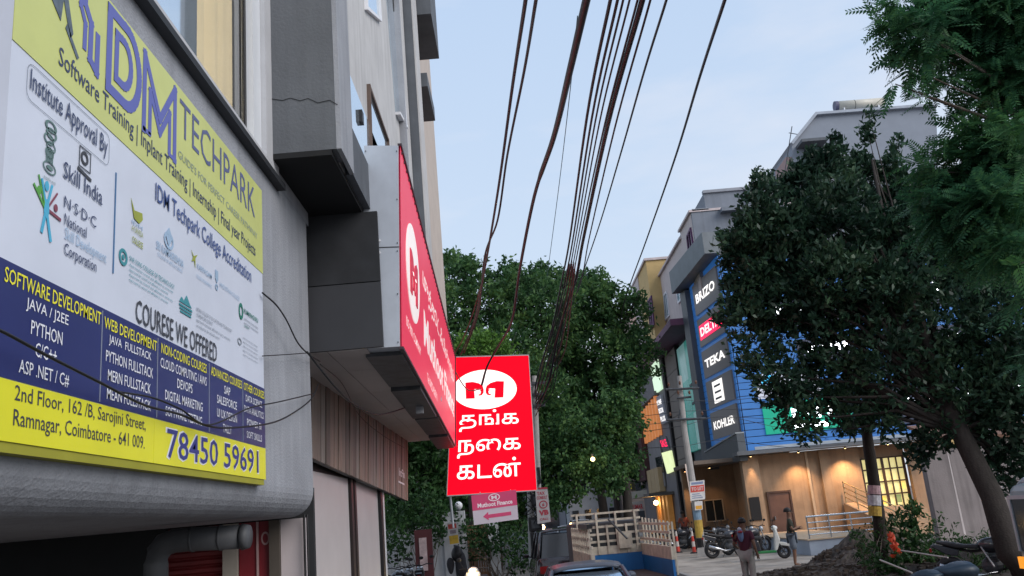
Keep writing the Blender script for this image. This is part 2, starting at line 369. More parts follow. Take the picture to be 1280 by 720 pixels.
stroke([(1.43, 2.04), (1.52, 2.04)], .03); stroke([(1.84, 2.04), (1.95, 2.04)], .03)
lg.build('logo_letters', pur, BB)
# walking figure at the top left
fg = MB(); fg.poly([(.12, 2.62), (.12, 2.36), (.40, 2.16), (.42, 2.30), (.50, 2.12), (.53, 2.16), (.46, 2.34), (.52, 2.62)], .003, .006, F); fg.poly([(.45, 2.15), (.58, 2.04), (.60, 2.06), (.52, 2.13), (.47, 2.19)], .003, .006, F)
fg.build('silhouette', M('print slate', (.10, .13, .16), .5, .3, 20), BB)
tx(M('print violet grey', (.11, .13, .26), .5), [('TECHPARK', 2.02, 3.80, 2.27, 2.55, -.012)])
tx(M('print pale grey', (.30, .36, .30), .5), [('GUIDE\'S FOR PERFECT CAREER PATHWAY', 2.0, 3.86, 2.09, 2.15)])
tx(navy, [('Software Training | Inplant Training | Internship | Final year Projects', .40, 3.80, 1.88, 2.02, .012), ('Institute Approval By', .16, .96, 1.62, 1.76, .012), ('Skill India', .50, .92, 1.34, 1.43, .01),
          ('N·S·D·C', .52, .86, 1.19, 1.25), ('National', .53, .76, 1.10, 1.16, .006), ('Corporation', .54, .88, .93, 1.01, .012)])
tx(lb_t, [('Skill Development', .54, .99, 1.01, 1.09)])
tx(M('print royal', (.05, .09, .26), .5), [('IDM Techpark College Accreditation', 1.63, 3.67, 1.60, 1.76, .012)])
tx(ink, [('COURESE WE OFFERED', 1.38, 2.79, .79, .93, .012), ('2nd Floor, 162 /B, Sarojini Street,', .18, 1.55, .155, .245, .014), ('Ramnagar, Coimbatore - 641 009.', .18, 1.54, .045, .14, .014)])
tx(yel_t, [('SOFTWARE DEVELOPMENT', .05, .95, .675, .745, .014), ('WEB DEVELOPMENT', .99, 1.69, .67, .735, .014), ('NON-CODING COURSES', 1.76, 2.57, .675, .74, .014), ('ADVANCED COURSES', 2.66, 3.38, .68, .745, .014), ('OTHER COURSES', 3.43, 4.01, .68, .745, .014)])
def col(cx_, rows, h=.062, ws=None):
    return [(s, cx_-w/2, cx_+w/2, y, y+h, .01) for s, w, y in rows]
tx(wht_t, col(.42, [('JAVA / J2EE', .38, .585), ('PYTHON', .28, .49), ('C/C++', .19, .395), ('ASP .NET / C#', .44, .295)], .066)
   + col(1.33, [('JAVA  FULLSTACK', .56, .585), ('PYTHON FULLSTACK', .62, .495), ('MERN FULLSTACK', .56, .395), ('MEAN FULLSTACK', .57, .295)])
   + col(2.16, [('CLOUD COMPUTING / AWS', .82, .585), ('DEVOPS', .27, .495), ('DIGITAL MARKETING', .66, .395), ('SOFTWARE TESTING', .64, .295)])
   + col(3.02, [('SAP', .14, .585), ('SALESFORCE', .46, .495), ('UI UX DESIGN', .46, .395), ('TALLY', .2, .295)])
   + col(3.71, [('DATA SCIENCE', .46, .595), ('DATA ANALYTICS', .54, .505), ('POWER BI', .4, .405), ('SOFT SKILLS', .42, .305)], .055))
tx(wht_t, [('78450 59691', 1.85, 3.83, .028, .232, .06)], 'phone_halo', .004)
tx(M('print phone blue', (.04, .05, .22), .5), [('78450 59691', 1.87, 3.81, .04, .222, .02)], 'phone_number', .007)
# rounded outline round "Institute Approval By"
ol = MB(); fp = [(.56+sx_*(.38+.045*math.cos(t_)), 1.69+sy_*(.05+.045*math.sin(t_))) for sx_, sy_, ts in ((1, 1, (0, .5, 1.0, 1.57)), (-1, 1, (1.57, 1.0, .5, 0)), (-1, -1, (0, .5, 1.0, 1.57)), (1, -1, (1.57, 1.0, .5, 0))) for t_ in ts]
stroke(fp, .0022, True, ol, .002, .0035); ol.build('outline', grey_t, BB)
# emblem (pillar capital), skill mark, people star
em = MB()
for i in range(5): em.ring(F, .365+.012*math.sin(i*2.4), 1.55-.035*i, .055-.004*i, .03, .036, .022, .002, .004, 14)
for i in range(5): em.box(.335+.014*i, .341+.014*i, 1.36, 1.44, .002, .004, F)
em.ring(F, .37, 1.335, .06, .032, .052, .025, .002, .004, 18); em.disc(F, .37, 1.335, .03, .012, .002, .0045, 10); em.text(F, 'सत्यमेव जयते', .32, .43, 1.262, 1.282, .004)
em.build('emblem', M('print dark green', (.12, .20, .19), .5), BB)
sk = MB(); sk.ring(F, .71, 1.53, .04, .038, .024, .022, .002, .004, 20)
stroke([(.655, 1.58), (.655, 1.47), (.775, 1.47), (.775, 1.58)], .005, True, sk, .002, .004); stroke([(.65, 1.45), (.78, 1.435)], .018, False, sk, .002, .004); sk.build('emblem', ink, BB)
pf = {0: MB(), 1: MB(), 2: MB()}
stroke([(.36, 1.12), (.33, 1.0)], .02, False, pf[0], .002, .004); stroke([(.36, 1.12), (.41, .98)], .02, False, pf[0], .002, .0043); stroke([(.36, 1.12), (.31, 1.25)], .014, False, pf[0], .002, .0046); stroke([(.36, 1.12), (.40, 1.25)], .014, False, pf[0], .002, .005); pf[0].disc(F, .355, 1.235, .018, .026, .002, .004, 12)
pf[0].disc(F, .36, 1.12, .022, .05, .002, .0055, 12)
stroke([(.345, 1.12), (.245, 1.2)], .014, False, pf[1], .002, .004); stroke([(.345, 1.13), (.28, 1.26)], .01, False, pf[1], .002, .0045); pf[1].disc(F, .29, 1.19, .017, .022, .002, .0042, 12)
stroke([(.38, 1.12), (.49, 1.11)], .016, False, pf[2], .002, .004); pf[2].disc(F, .445, 1.155, .017, .02, .002, .0042, 12); stroke([(.38, 1.14), (.45, 1.23)], .01, False, pf[2], .002, .0045)
for i, mt in enumerate((cyan_t, green_t, brn_t)): pf[i].build('emblem', mt, BB)
# college marks
cm = MB(); cm.poly([(1.28, 1.52), (1.33, 1.46), (1.44, 1.48), (1.45, 1.44), (1.40, 1.40), (1.33, 1.41)], .002, .004, F); cm.text(F, 'AYURVEDA', 1.30, 1.46, 1.325, 1.36, .004); cm.text(F, 'COLLEGE', 1.31, 1.46, 1.255, 1.295, .004, .02)
cm.poly([(2.26, 1.50), (2.3, 1.46), (2.27, 1.42), (2.32, 1.44), (2.34, 1.39), (2.34, 1.46), (2.38, 1.5), (2.31, 1.47)], .002, .004, F)
cm.build('college_logo', M('print olive', (.30, .34, .05), .5), BB, kind='stuff')
cm = MB(); cm.poly([(1.86, 1.53), (1.80, 1.47), (1.86, 1.40), (1.92, 1.47)], .002, .004, F); cm.ring(F, 1.86, 1.44, .08, .06, .06, .04, .002, .0045, 16)
cm.text(F, 'SRI RAMAKRISHNA', 1.66, 2.12, 1.325, 1.38, .004, .01); cm.text(F, 'COLLEGE OF ARTS & SCIENCE', 1.68, 2.10, 1.285, 1.31, .004); cm.text(F, 'IDM', 1.30, 1.45, 1.37, 1.395, .004)
cm.text(F, 'KARPAGAM', 2.38, 2.68, 1.40, 1.44, .004, .01); cm.text(F, 'COLLEGE OF ENGINEERING', 2.36, 2.68, 1.33, 1.355, .004)
cm.text(F, 'HINDUSTHAN COLLEGE', 2.86, 3.34, 1.395, 1.43, .004); cm.poly([(2.76, 1.5), (2.82, 1.5), (2.82, 1.43), (2.79, 1.4), (2.76, 1.43)], .002, .004, F); cm.ring(F, 2.79, 1.37, .03, .025, .018, .014, .002, .004, 12)
cm.build('college_logo', lb_t, BB, kind='stuff')
cm = MB(); cm.ring(F, 1.20, 1.13, .055, .05, .035, .03, .002, .004, 20); cm.disc(F, 1.20, 1.13, .018, .016, .002, .004, 10)
cm.text(F, 'SNR SONS COLLEGE OF TECHNOLOGY', 1.28, 1.96, 1.135, 1.165, .004)
for i in range(4): cm.text(F, 'Approved by council and affiliated to university', 1.28, 1.94-.08*(i % 2), 1.10-.03*i, 1.118-.03*i, .004)
cm.poly([(2.05, 1.08), (2.09, 1.12), (2.13, 1.1), (2.18, 1.15), (2.24, 1.1), (2.28, 1.08)], .002, .004, F)
for i in range(3): cm.poly([(2.05+.01*i, 1.055-.022*i), (2.29-.01*i, 1.055-.022*i), (2.28-.01*i, 1.068-.022*i), (2.05+.01*i, 1.068-.022*i)], .002, .004, F)
cm.build('college_logo', teal_t, BB, kind='stuff')
cm = MB()
for i, (s, x1) in enumerate([('INDIRA COLLEGE OF EDUCATION AND TECHNOLOGY', 3.14), ('COIMBATORE DISTRICT', 2.70), ('approved institution affiliated to state university', 3.10), ('accredited by the national council', 2.85)]): cm.text(F, s, 2.37, x1, 1.09-.04*i, 1.116-.04*i, .004)
for i in range(5): cm.text(F, 'college of arts and science coimbatore', 3.42, 3.84, 1.10-.035*i, 1.12-.035*i, .004)
cm.ring(F, 3.34, 1.06, .05, .03, .035, .018, .002, .004, 14)
for i in range(2): cm.text(F, 'technical institutions', 3.46, 3.86, 1.27-.035*i, 1.29-.035*i, .004)
cm.build('college_logo', grey_t, BB, kind='stuff')
cm = MB(); cm.ring(F, 3.38, 1.32, .055, .07, .032, .04, .002, .004, 20); cm.text(F, 'KUMARAGURU', 3.46, 3.86, 1.325, 1.365, .004, .02); cm.text(F, 'coimbatore', 3.46, 3.6, 1.21, 1.235, .004); cm.build('college_logo', M('print bottle green', (.02, .18, .13), .5), BB)
# ================================================================ LEFT: second building, its lit fascia and wooden pelmet
B2 = thing('plaster_building', 'tall pale plaster building with charcoal front slab behind the long red fascia sign', 'building', (-3, 12, 0))
XF = -1.6
MB().box(-9, XF, 8.55, 16.4, 5.86, 21).build('wall', cream_pl, B2)
MB().box(XB-.3, -1.55, 8.2, 8.548, 5.84, 21).build('front_slab', M('dark front plaster', (.115, .125, .138), .8, .12, 1.5, .3, 30, streak=.2), B2)
MB().box(-1.548, -1.50, 8.2, 8.9, 5.84, 21).build('slab_edge', grey_pl, B2)
MB().box(XF+.002, -1.51, 8.905, 14.5, 5.84, 6.42).build('parapet_band', grey_dk, B2)
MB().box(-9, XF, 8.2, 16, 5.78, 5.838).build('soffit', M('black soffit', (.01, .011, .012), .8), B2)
gl = MB().box(XF+.003, XF+.02, 9.2, 14.4, 6.425, 7.3).build('strip_window', glass_sky, B2)
for k, (y, z) in enumerate(((9.9, 6.95), (10.6, 6.7), (10.65, 6.5), (11.6, 6.75))):
    MB().box(XF+.02, XF+.06, y, y+.12, z, z+.16).build('bracket', blackm, gl)
def facade_window(c, ins=.1, frame=white_p, glass=glass_sky, lintel=None):
    q = Qf(*[XP(x, y, XF) for x, y in c]); w = MB().box(0, 1, 0, 1, .002, .02, q).build('window', glass, B2)
    m = MB(); fw_ = .05/q.w; fh = .05/q.h
    m.box(0, 1, -fh, 0, .0, .05, q); m.box(0, 1, 1, 1+fh, .0, .05, q); m.box(-fw_, 0, -fh, 1+fh, .001, .052, q); m.box(1, 1+fw_, -fh, 1+fh, .001, .052, q); m.build('frame', frame, w)
facade_window([(462, 215), (486, 235), (482, 176), (459, 112)], frame=M('brown reveal', (.12, .085, .07), .8))
facade_window([(456, 8), (473, 24), (470, -20), (453, -60)])
q = Qf(XP(494, 140, XF), XP(503, 156, XF), XP(489, -20, XF), XP(480, -30, XF)); tw = MB().box(0, 1, 0, 1, .002, .02, q).build('window', glass_sky, B2)
m = MB(); m.box(1.0, 1.12, -.01, 1, .0, .08, q); m.box(0, 1.12, -.02, 0, .001, .09, q); m.build('frame', white_p, tw); MB().box(.9, .98, 0, 1, .02, .03, q).build('mullion', blackm, tw)
MB().box(XF+.002, XF+.12, 9.3+5.2, 14.62, 3.9, 21).build('downpipe', grey_pl, B2)
PX0, PX1 = float(YP(495, 40, 16.5)[0]), float(YP(518, 40, 16.5)[0])
MB().box(-9, PX1-.03, 16.45, 17.4, 4.45, 24).build('pilaster', grey_dk, B2)
MB().box(PX1-.028, PX1, 16.45, 17.4, 4.45, 24).build('pilaster_edge', cream_pl, B2)
Xs = float(YP(535, 91, 18)[0])
MB().box(-9, Xs-.42, 17.4, 25, 4.42, 22).build('rear_wall', M('beige plaster', (.46, .40, .35), .8, .08, 2), B2)
Yf = float(XP(545, 165, Xs)[1])
MB().box(-4, Xs, 17.6, Yf, float(YP(530, 108, 17.6)[2]), float(YP(530, 91, 17.6)[2])).build('canopy_slab', grey_dk, B2)
zt = float(YP(530, 33, 18)[2]); MB().box(-4, float(YP(541, 25, 18)[0]), 17.5, 19.5, zt, zt+2).build('canopy_slab', grey_dk, B2)
# frontal cladding and soffit above the shopfront
SF = thing('shop_canopy', 'pale panelled shop soffit and shade darkened cladding behind the long red sign', 'canopy', (-2, 14, 3))
FC = Fr((0, 9.96, 0), (1, 0, 0), (0, 0, 1), (0, -1, 0))
clad = M('shaded dark cladding', (.038, .04, .046), .6, .08, 2)  # base colour darkened for the shade of the recess
MB().box(-2.66, -1.42, 4.13, 4.90, 0, .05, FC).build('cladding_panel', clad, SF)
MB().box(-2.66, -1.42, 4.912, 5.775, 0, .05, FC).build('cladding_panel', M('shaded black cladding', (.022, .024, .028), .7, .3, 3), SF)  # upper panel coloured black to paint in the shade under the bay
sof = M('soffit panel', (.52, .47, .45), .7, .07, 1.2)
ysf = [9.96, 11.3, 13.3, 15.6, 18.2, 21.8]
def xo(y): return -1.62-.035*(y-9.96)
for i in range(5):
    y0, y1 = ysf[i], ysf[i+1]-.012
    for f0, f1 in ((0, .56), (.57, 1)):
        c = [(-2.66+(xo(y)+2.66)*f_, y) for f_, y in ((f0, y0), (f1, y0), (f1, y1), (f0, y1))]
        MB().poly(c, 4.12, 4.16).build('soffit_panel', sof, SF)
MB().poly([(-2.66, 9.98), (-1.62, 9.98), (xo(21.8), 21.8), (-2.66, 21.8)], 4.162, 4.4).build('slab', blackm, SF)
# wooden pelmet
WD = thing('wooden_pelmet', 'brown pelmet of upright wooden slats above the pale shop panels', 'pelmet', (-2.66, 15, 2.8))
XW = -2.64; q = Qf(XP(386, 572, XW), XP(508, 626, XW), XP(508, 545, XW), XP(386, 467, XW))
# order corners near->far
woods = [M('wood '+n, c, .6, .25, 3, .2, 40, stretch=(3, 3, .4)) for n, c in (('brown', (.23, .185, .155)), ('dark', (.16, .13, .11)), ('reddish', (.25, .185, .15)), ('greyed', (.24, .21, .185)))]
near = np.linalg.norm(q.q[0]-EYE); far = np.linalg.norm(q.q[1]-EYE)
ns = 34
for i in range(ns):
    MB().box((i+.05)/ns, (i+.93)/ns, 0, 1, 0, .028+.01*(i % 3 == 0), q).build('slat', woods[RNG.integers(0, 4)], WD)
MB().box(0, 1, .0, .995, -.06, -.002, q).build('backing', blackm, WD)
m = MB(); m.text(q, 'IntFin', .835, .93, .30, .42, .045, .02); m.box(.83, .93, .20, .225, .04, .045, q); m.build('lettering', white_p, WD)
GP = thing('pale_shopfront', 'pale shop panels with dark posts below the wooden pelmet', 'shopfront', (-2.8, 14.5, 0))
pan = M('pale shop panel', (.50, .47, .47), .5, .06, 1.2)
def sx(px): return float(XP(px, 690, -2.78)[1])
for a, b in ((391, 438), (446, 475)): MB().box(-3.0, -2.78, sx(a), sx(b), 0, 2.95).build('wall_panel', pan, GP)
MB().box(-3.0, -2.79, sx(388), sx(475), 2.952, 3.4).build('lintel', blackm, GP)
for a, b in ((439, 441.5), (443.5, 445.5)): MB().box(-3.0, -2.74, sx(a), sx(b), 0, 3.1).build('post', M('dark brown post', (.03, .022, .022), .5), GP)
for a, b, mt in ((475.3, 477.6, blackm), (478, 479.6, alum)): MB().box(-2.95, -2.72, sx(a), sx(b), 0, 3.1).build('post', mt, GP)
# ---- long tapering fascia sign
FS = thing('fascia_sign', 'long red finance shop sign box with grey metal end projecting from the left facade', 'sign', (-1.4, 16, 4.1))
n_ = [YP(453, 436, 10), YP(500, 433, 10), YP(498, 182, 10), YP(455, 182, 10)]
f_ = [YP(568, 557, 23), YP(568, 447, 23)]
fb = [f_[0]+np.array([-.42, 0, 0]), f_[0], f_[1], f_[1]+np.array([-.42, 0, 0])]
body = MB(); body.hexa(n_, fb)
body.build('box', M('brushed end metal', (.47, .51, .57), .45, .06, 5, metal=.15), FS)
FE = Qf(*n_)
m = MB(); m.box(0, 1, .478, .483, .001, .004, FE); m.build('seam', steel_dk, FE and FS)
m = MB()
for a, b in ((.05, .97), (.95, .97), (.05, .5), (.95, .5), (.05, .46), (.95, .46), (.05, .02), (.95, .02), (.95, .25), (.95, .72)): m.disc(FE, a, b, .014, .004, .001, .01, 8)
m.build('screws', steel_dk, FS, kind='stuff')
m = MB()
for a, b in ((.46, .515), (.46, .455)): m.disc(FE, a, b, .035, .006, .001, .01, 10)
m.build('bolt', white_p, FS)
FR = Qf(n_[1], f_[0], f_[1], n_[2])
red_f = M('red fascia vinyl', (.62, .035, .075), .42, .04, 1.2, emit=.33, ecol=(.85, .03, .09), spec=.4)
mfp = MB(); NS_ = 30
for i in range(NS_+1):
    for b in (0, .25, .5, .75, 1): mfp.v.append(tuple(FR.p(i/NS_, b, .02)))
for i in range(NS_):
    for j in range(4): k = i*5+j; mfp.f.append((k, k+5, k+6, k+1))
mfp.build('face_panel', red_f, FS)
m = MB(); m.box(0, 1, 1.0, 1.012, -.01, .04, FR); m.box(0, 1, -.012, 0, -.01, .04, FR); m.box(.997, 1, 0, 1, .02, .045, FR); m.build('trim', M('dark trim', (.05, .03, .04), .5), FS)
m = MB(); pts = []
for i in range(46): m.disc(FR, (i+.5)/46, .985, .0016, .008, .02, .03, 6)
m.build('rivets', steel_dk, FS, kind='stuff')
# text positions on FR (a is along the street: perspective makes far letters small)
def logo_M(F_, ca, cb, w, h, c, mat, par):
    "two facing winged shapes that make an M with inward curls"
    for s in (-1, 1):
        P = lambda x, y: (ca+s*x*w, cb+y*h)
        o = [P(-1.0, .62), P(-.62, .66), P(-.30, .52), P(-.10, .28), P(-.05, -.02), P(-.06, -.30), P(-.14, -.48), P(-.28, -.52), P(-.34, -.44), P(-.22, -.38), P(-.19, -.2), P(-.24, -.05), P(-.36, 0), P(-.50, .05), P(-.54, -.02), P(-.50, -.74), P(-.95, -.74)]
        if s > 0: o = o[::-1]
        MB().poly(o, c, c+.012, F_).build('emblem', mat, par)
        MB().poly([P(-.55, .02), P(-.28, -.03), P(-.18, -.01), P(-.28, .06)][::s], c+.013, c+.016, F_).build('emblem_cut', white_lit, par)
fas_w = M('fascia white vinyl', (.8, .76, .74), .4, .02, emit=.32, ecol=(1, .85, .82))
MB().disc(FR, .115, .52, .072, .262, .021, .03, FR and 40).build('oval', fas_w, FS)
logo_M(FR, .115, .50, .040, .17, .031, M('fascia red print', (.55, .02, .06), .5, emit=.2, ecol=(.8, .02, .06)), FS)
for t in (('முத்தூட் ஃபின்கார்ப்', .235, .93, .60, .78, .024, .02), ('Muthoot Finance', .245, .95, .27, .50, .024, .03), ('ISO 9001 COMPANY', .04, .20, .15, .20, .024, .01), ('Tel: 0422 4365911', .29, .47, .08, .14, .024, .01)):
    MB().text(FR, *t).build('lettering', fas_w, FS)
# steel underside brackets (stepped)
for a, (c0, c1, dz) in enumerate([(.02, .20, .05), (.21, .47, .09), (.5, .72, .06), (.75, .98, .08)]):
    P = lambda t, s: (1-t)*(n_[0] if s == 0 else n_[1])+t*(fb[0] if s == 0 else f_[0])
    A = [P(c0, 0), P(c0, 1), P(c1, 1), P(c1, 0)]
    MB().hexa([k-np.array([0, 0, dz]) for k in A], [k-np.array([0, 0, .002]) for k in A]).build('under_bracket', steel_dk, FS)
# ---- hanging red lit sign
VS = thing('lit_sign', 'bright red lit gold loan sign with white oval and Tamil lettering', 'sign', tuple(YP(612, 620, 23.6)))
QV = Qf(YP(558.5, 620, 23.5), YP(671.5, 613, 23.5), YP(661, 444, 23.5), YP(566, 446.5, 23.5))
MB().box(0, 1, 0, 1, -.16, 0, QV).build('box', M('sign casing', (.4, .42, .45), .4), VS)
MB().box(.006, .994, .004, .996, .001, .012, QV).build('face_panel', red_lit, VS)
m = MB(); m.box(-.004, .006, 0, 1, .0, .03, QV); m.box(.994, 1.004, 0, 1, .0, .03, QV); m.box(0, 1, .996, 1.004, .001, .031, QV); m.box(0, 1, -.004, .004, .001, .031, QV)
m.build('trim', M('silver trim', (.5, .48, .5), .3, metal=.4), VS)
MB().disc(QV, .42, .752, .402, .146, .013, .02, 56).build('oval', white_lit, VS)
logo_M(QV, .42, .752, .245, .088, .021, red_lit, VS)
for s, a0, a1, b0, b1 in (('தங்க', .115, .83, .448, .602), ('நைக', .10, .84, .258, .388), ('கடன்', .105, .83, .108, .250)):
    MB().text(QV, s, a0, a1, b0, b1, .014, .009).build('lettering', white_lit, VS)
MB().tube([YP(563, 618, 23.6), YP(567, 660, 23.6)], .025, 8).build('bracket_pole', steel, VS)
MB().tube([YP(572, 470, 23.75), YP(556, 470, 23.9), YP(520, 474, 24)], .04, 8).build('support_arm', steel_dk, VS)
PS = thing('arrow_sign', 'pink and white finance sign with a left arrow below the red lit sign', 'sign', tuple(YP(617, 657, 23.45)))
QP = Qf(YP(592.5, 656.5, 23.4), YP(648, 649, 23.4), YP(645, 612, 23.4), YP(589, 619.5, 23.4))
MB().box(0, 1, 0, 1, -.04, 0, QP).build('panel', M('sign white', (.62, .58, .66), .5, .06, emit=.04), PS)
pk = M('sign pink', (.55, .07, .17), .5, .06, emit=.12, ecol=(.6, .06, .18))
MB().box(0, 1, .48, 1, .001, .006, QP).build('upper_band', pk, PS)
MB().ring(QP, .5, .84, .13, .13, .11, .10, .007, .012, 24).build('oval', M('sign white lettering', (.8, .75, .8), .5, emit=.1), PS)
for t in (('M', .44, .56, .775, .90, .008, .04), ('Muthoot Finance', .12, .90, .55, .70, .008, .03)): MB().text(QP, *t).build('lettering', MC['sign white lettering'], PS)
MB().poly([(.22, .24), (.34, .38), (.34, .29), (.85, .29), (.85, .17), (.34, .17), (.34, .10)], .001, .006, QP).build('arrow', pk, PS)
MB().tube([YP(600, 615, 23.5), YP(602, 622, 23.5)], .02, 6).build('hook', steel, PS)
MB().tube([YP(638, 612, 23.5), YP(640, 618, 23.5)], .02, 6).build('hook', steel, PS)
# ================================================================ RIGHT: blue showroom
SB = thing('showroom_building', 'blue clad bathroom showroom with brand signs over a warm lit beige ground floor', 'building', (14, 42, 0))
blue = M('blue cladding', (.05, .17, .43), .42, .16, .9, .05, emit=.20, ecol=(.04, .20, .62))  # blue glow set into the panels to brighten the wall
beige = M('beige render', (.34, .235, .155), .85, .16, 1.6, .25, 25, streak=.2)
gunm = M('gunmetal cladding', (.085, .10, .115), .5, .12, 1.5)
FB = Fr((10.3, 40, 0), (1, 0, 0), (0, 0, 1), (0, -1, 0))       # front, facing the camera
MB().box(10.32, 30, 40.06, 42.2, 4.1, 13.3).build('upper_core', blackm, SB)
rows = 30; r0 = 4.12; rh = (13.28-r0)/rows
for j in range(rows):
    for i, (xa, xb) in enumerate(((0, 3.1), (3.12, 8.3), (8.32, 14), (14.02, 19.6))):
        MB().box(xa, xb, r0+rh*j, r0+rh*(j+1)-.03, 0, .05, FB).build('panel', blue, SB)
# angled sign face running back along the street
A0, A1 = np.array([10.28, 39.96, 0]), np.array([9.82, 44.9, 0])
du = A0-A1; lu = np.linalg.norm(du); du /= lu
FA = Fr(A1, du, (0, 0, 1), (-du[1], du[0], 0)); 
if FA.n[0] > 0: FA.n = -FA.n
MB().box(0, lu, 3.9, 13.3, -.3, -.002, FA).build('side_core', blackm, SB)
for j in range(rows):
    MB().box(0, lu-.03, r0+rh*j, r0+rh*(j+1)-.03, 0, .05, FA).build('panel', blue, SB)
# hood, grey side frame, bottom shelf
MB().poly([(-.9, 12.95), (lu+.3, 13.3), (lu+.3, 14.35), (-.9, 14.15)], .0, .75, FA).build('hood', M('hood grey', (.15, .175, .195), .55, .12, 2), SB)
MB().box(lu-.35, lu-.02, 13.32, 14.25, -1.2, .0, FA).build('hood_return', gunm, SB)
MB().box(-.95, -.02, 3.6, 12.9, -.2, .32, FA).build('side_frame', gunm, SB)
MB().poly([(-.02, 3.7), (lu+.02, 3.7), (lu+.02, 4.9), (-.02, 4.45)], .052, .42, FA).build('lower_shelf', gunm, SB)
MB().poly([(-.02, 4.46), (lu+.02, 4.91), (lu+.02, 4.97), (-.02, 4.52)], .052, .46, FA).build('shelf_edge', M('light shelf edge', (.3, .33, .35), .5), SB)
MB().box(-.6, 20, 3.93, 4.1, -.5, .42, FB).build('canopy', M('canopy grey', (.13, .14, .155), .6), SB)
MB().box(.2, 20, 4.105, 4.24, .4, .44, FB).build('canopy_edge', M('canopy light edge', (.36, .42, .48), .5), SB)
# upper grey storeys
MB().box(9.85, 15.8, 42.35, 42.48, 12.92, 16.35).build('upper_wall', M('blue grey wall', (.19, .215, .255), .8, .08, 1.5, streak=.12), SB)
MB().box(10.75, 30, 42.9, 52, 12.92, 17.45).build('upper_wall', MC['blue grey wall'], SB)
MB().box(10.72, 30, 42.8, 43.1, 17.452, 17.6).build('parapet', M('coping', (.28, .3, .34), .7), SB)
MB().box(12.9, 13.3, 42.78, 42.898, 16.5, 17.66).build('pier', MC['blue grey wall'], SB)
MB().box(9.9, 10.74, 42.3, 42.8, 16.36, 16.46).build('coping', M('coping', (.28, .3, .34), .7), SB)
MB().box(11.3, 13.6, 41.9, 42.898, 16.1, 16.3).build('sunshade', MC['blue grey wall'], SB)
MB().box(14.4, 15.5, 42.3, 42.41, 13.6, 15.3).build('window', glass_sky, SB)
# brand boards on the angled face
def board(z0, z1, txt, lit=white_lit, fill=None, box=None, name='sign_board'):
    b = MB().box(.75, lu-.3, z0, z1, .052, .14, FA).build(name, M('board black', (.03, .034, .042), .4, .1, emit=.15, ecol=(.16, .16, .18)), SB)
    a0, a1 = 1.05, lu-.5; h = z1-z0
    if fill: MB().box(a0, a1, z0+.22*h, z1-.26*h, .142, .17, FA).build('lit_panel', fill, b)
    if txt: MB().text(FA, txt, a0+.15, a1-.15, z0+.33*h, z1-.36*h, .175, .03).build('lettering', lit, b)
    return b
board(11.3, 12.85, 'BRIZO'); board(9.65, 11.05, 'DELTA', fill=M('lit crimson', (.8, .01, .06), .4, emit=1.0, ecol=(1, .01, .09)))
board(8.05, 9.4, 'TEKA')
b = board(6.5, 7.85, None)
MB().box(1.8, 3.3, 6.65, 7.7, .142, .16, FA).build('lit_panel', white_lit, b)
for i in range(3):
    MB().box(2.05, 3.0, 6.8+.3*i, 6.9+.3*i, .161, .165, FA).build('dark_line', gunm, b)
board(5.0, 6.3, 'KOHLER', name='sign_board')
# boards on the front
def fboard(x0, x1, z0, z1, mat, txt=None, lit=white_lit, name='sign_board', tz=(.3, .7)):
    b = MB().box(x0-10.3, x1-10.3, z0, z1, .052, .12, FB).build(name, mat, SB)
    if txt: MB().text(FB, txt, x0-10.3+.15, x1-10.3-.15, z0+(z1-z0)*tz[0], z0+(z1-z0)*tz[1], .13, .02).build('lettering', lit, b)
    return b
b = fboard(11.1, 14.0, 6.35, 7.5, M('pale board', (.5, .52, .6), .5, emit=.25, ecol=(.7, .75, .9)))
MB().box(1.05, 1.75, 7.0, 7.38, .13, .15, FB).build('lit_panel', M('lit cyan', (.05, .5, .9), .4, emit=1, ecol=(.05, .55, 1)), b)
b = fboard(11.2, 15.2, 4.75, 6.15, M('green board', (.01, .25, .16), .5, emit=.4, ecol=(.0, .42, .26)))
MB().box(2.2, 3.7, 4.9, 5.12, .13, .16, FB).build('lit_panel', glow, b)
def lit_row(b, x0, x1, z, n, w=.2, h=.5):
    for i in range(n):
        x = x0-10.3+(x1-x0)*(i+.5)/n; MB().box(x-w/2, x+w/2, z, z+h, .13, .17, FB).build('lit_letter', glow, b)
lit_row(b, 12.3, 15, 5.3, 5)
for (x0, x1, z0, z1, n) in ((16.8, 21, 4.7, 6.4, 8), (12.2, 16.0, 9.4, 11.0, 7), (17.2, 21.0, 7.3, 9.0, 7), (17.4, 20.5, 9.9, 11.5, 6), (22.5, 27, 5.0, 6.6, 8), (13.2, 15.8, 7.9, 8.9, 6)):
    b = fboard(x0, x1, z0, z1, M('dim board', (.05, .06, .1), .5)); lit_row(b, x0+.2, x1-.2, z0+.35*(z1-z0), n, .22, .4*(z1-z0))
# ground floor
GY = 40.6
MB().box(10.75, 15.4, GY, GY+.3, 0, 3.92).build('ground_wall', beige, SB)
MB().box(15.4, 17.6, GY+.4, GY+.6, 3.35, 3.92).build('ground_wall', beige, SB)
MB().box(17.6, 30, GY, GY+.3, 0, 3.92).build('ground_wall', beige, SB)
MB().box(8.1, 10.75, 45.0, 45.3, 0, 3.92).build('ground_wall', beige, SB)
MB().box(10.70, 10.745, GY, 45.0, 0, 3.92).build('ground_wall', beige, SB)
MB().box(8.0, 10.8, 40.9, 46.5, 3.75, 3.92).build('ceiling', M('porch ceiling', (.2, .16, .13), .8), SB)
MB().box(9.98, 10.72, 40.15, 40.6, 0, 3.92).build('column', beige, SB)
MB().box(10.05, 10.5, 40.1, 40.148, 1.1, 2.1).build('niche', blackm, SB)
MB().box(13.55, 14.0, 40.45, 40.598, 0, 3.92).build('column', beige, SB)
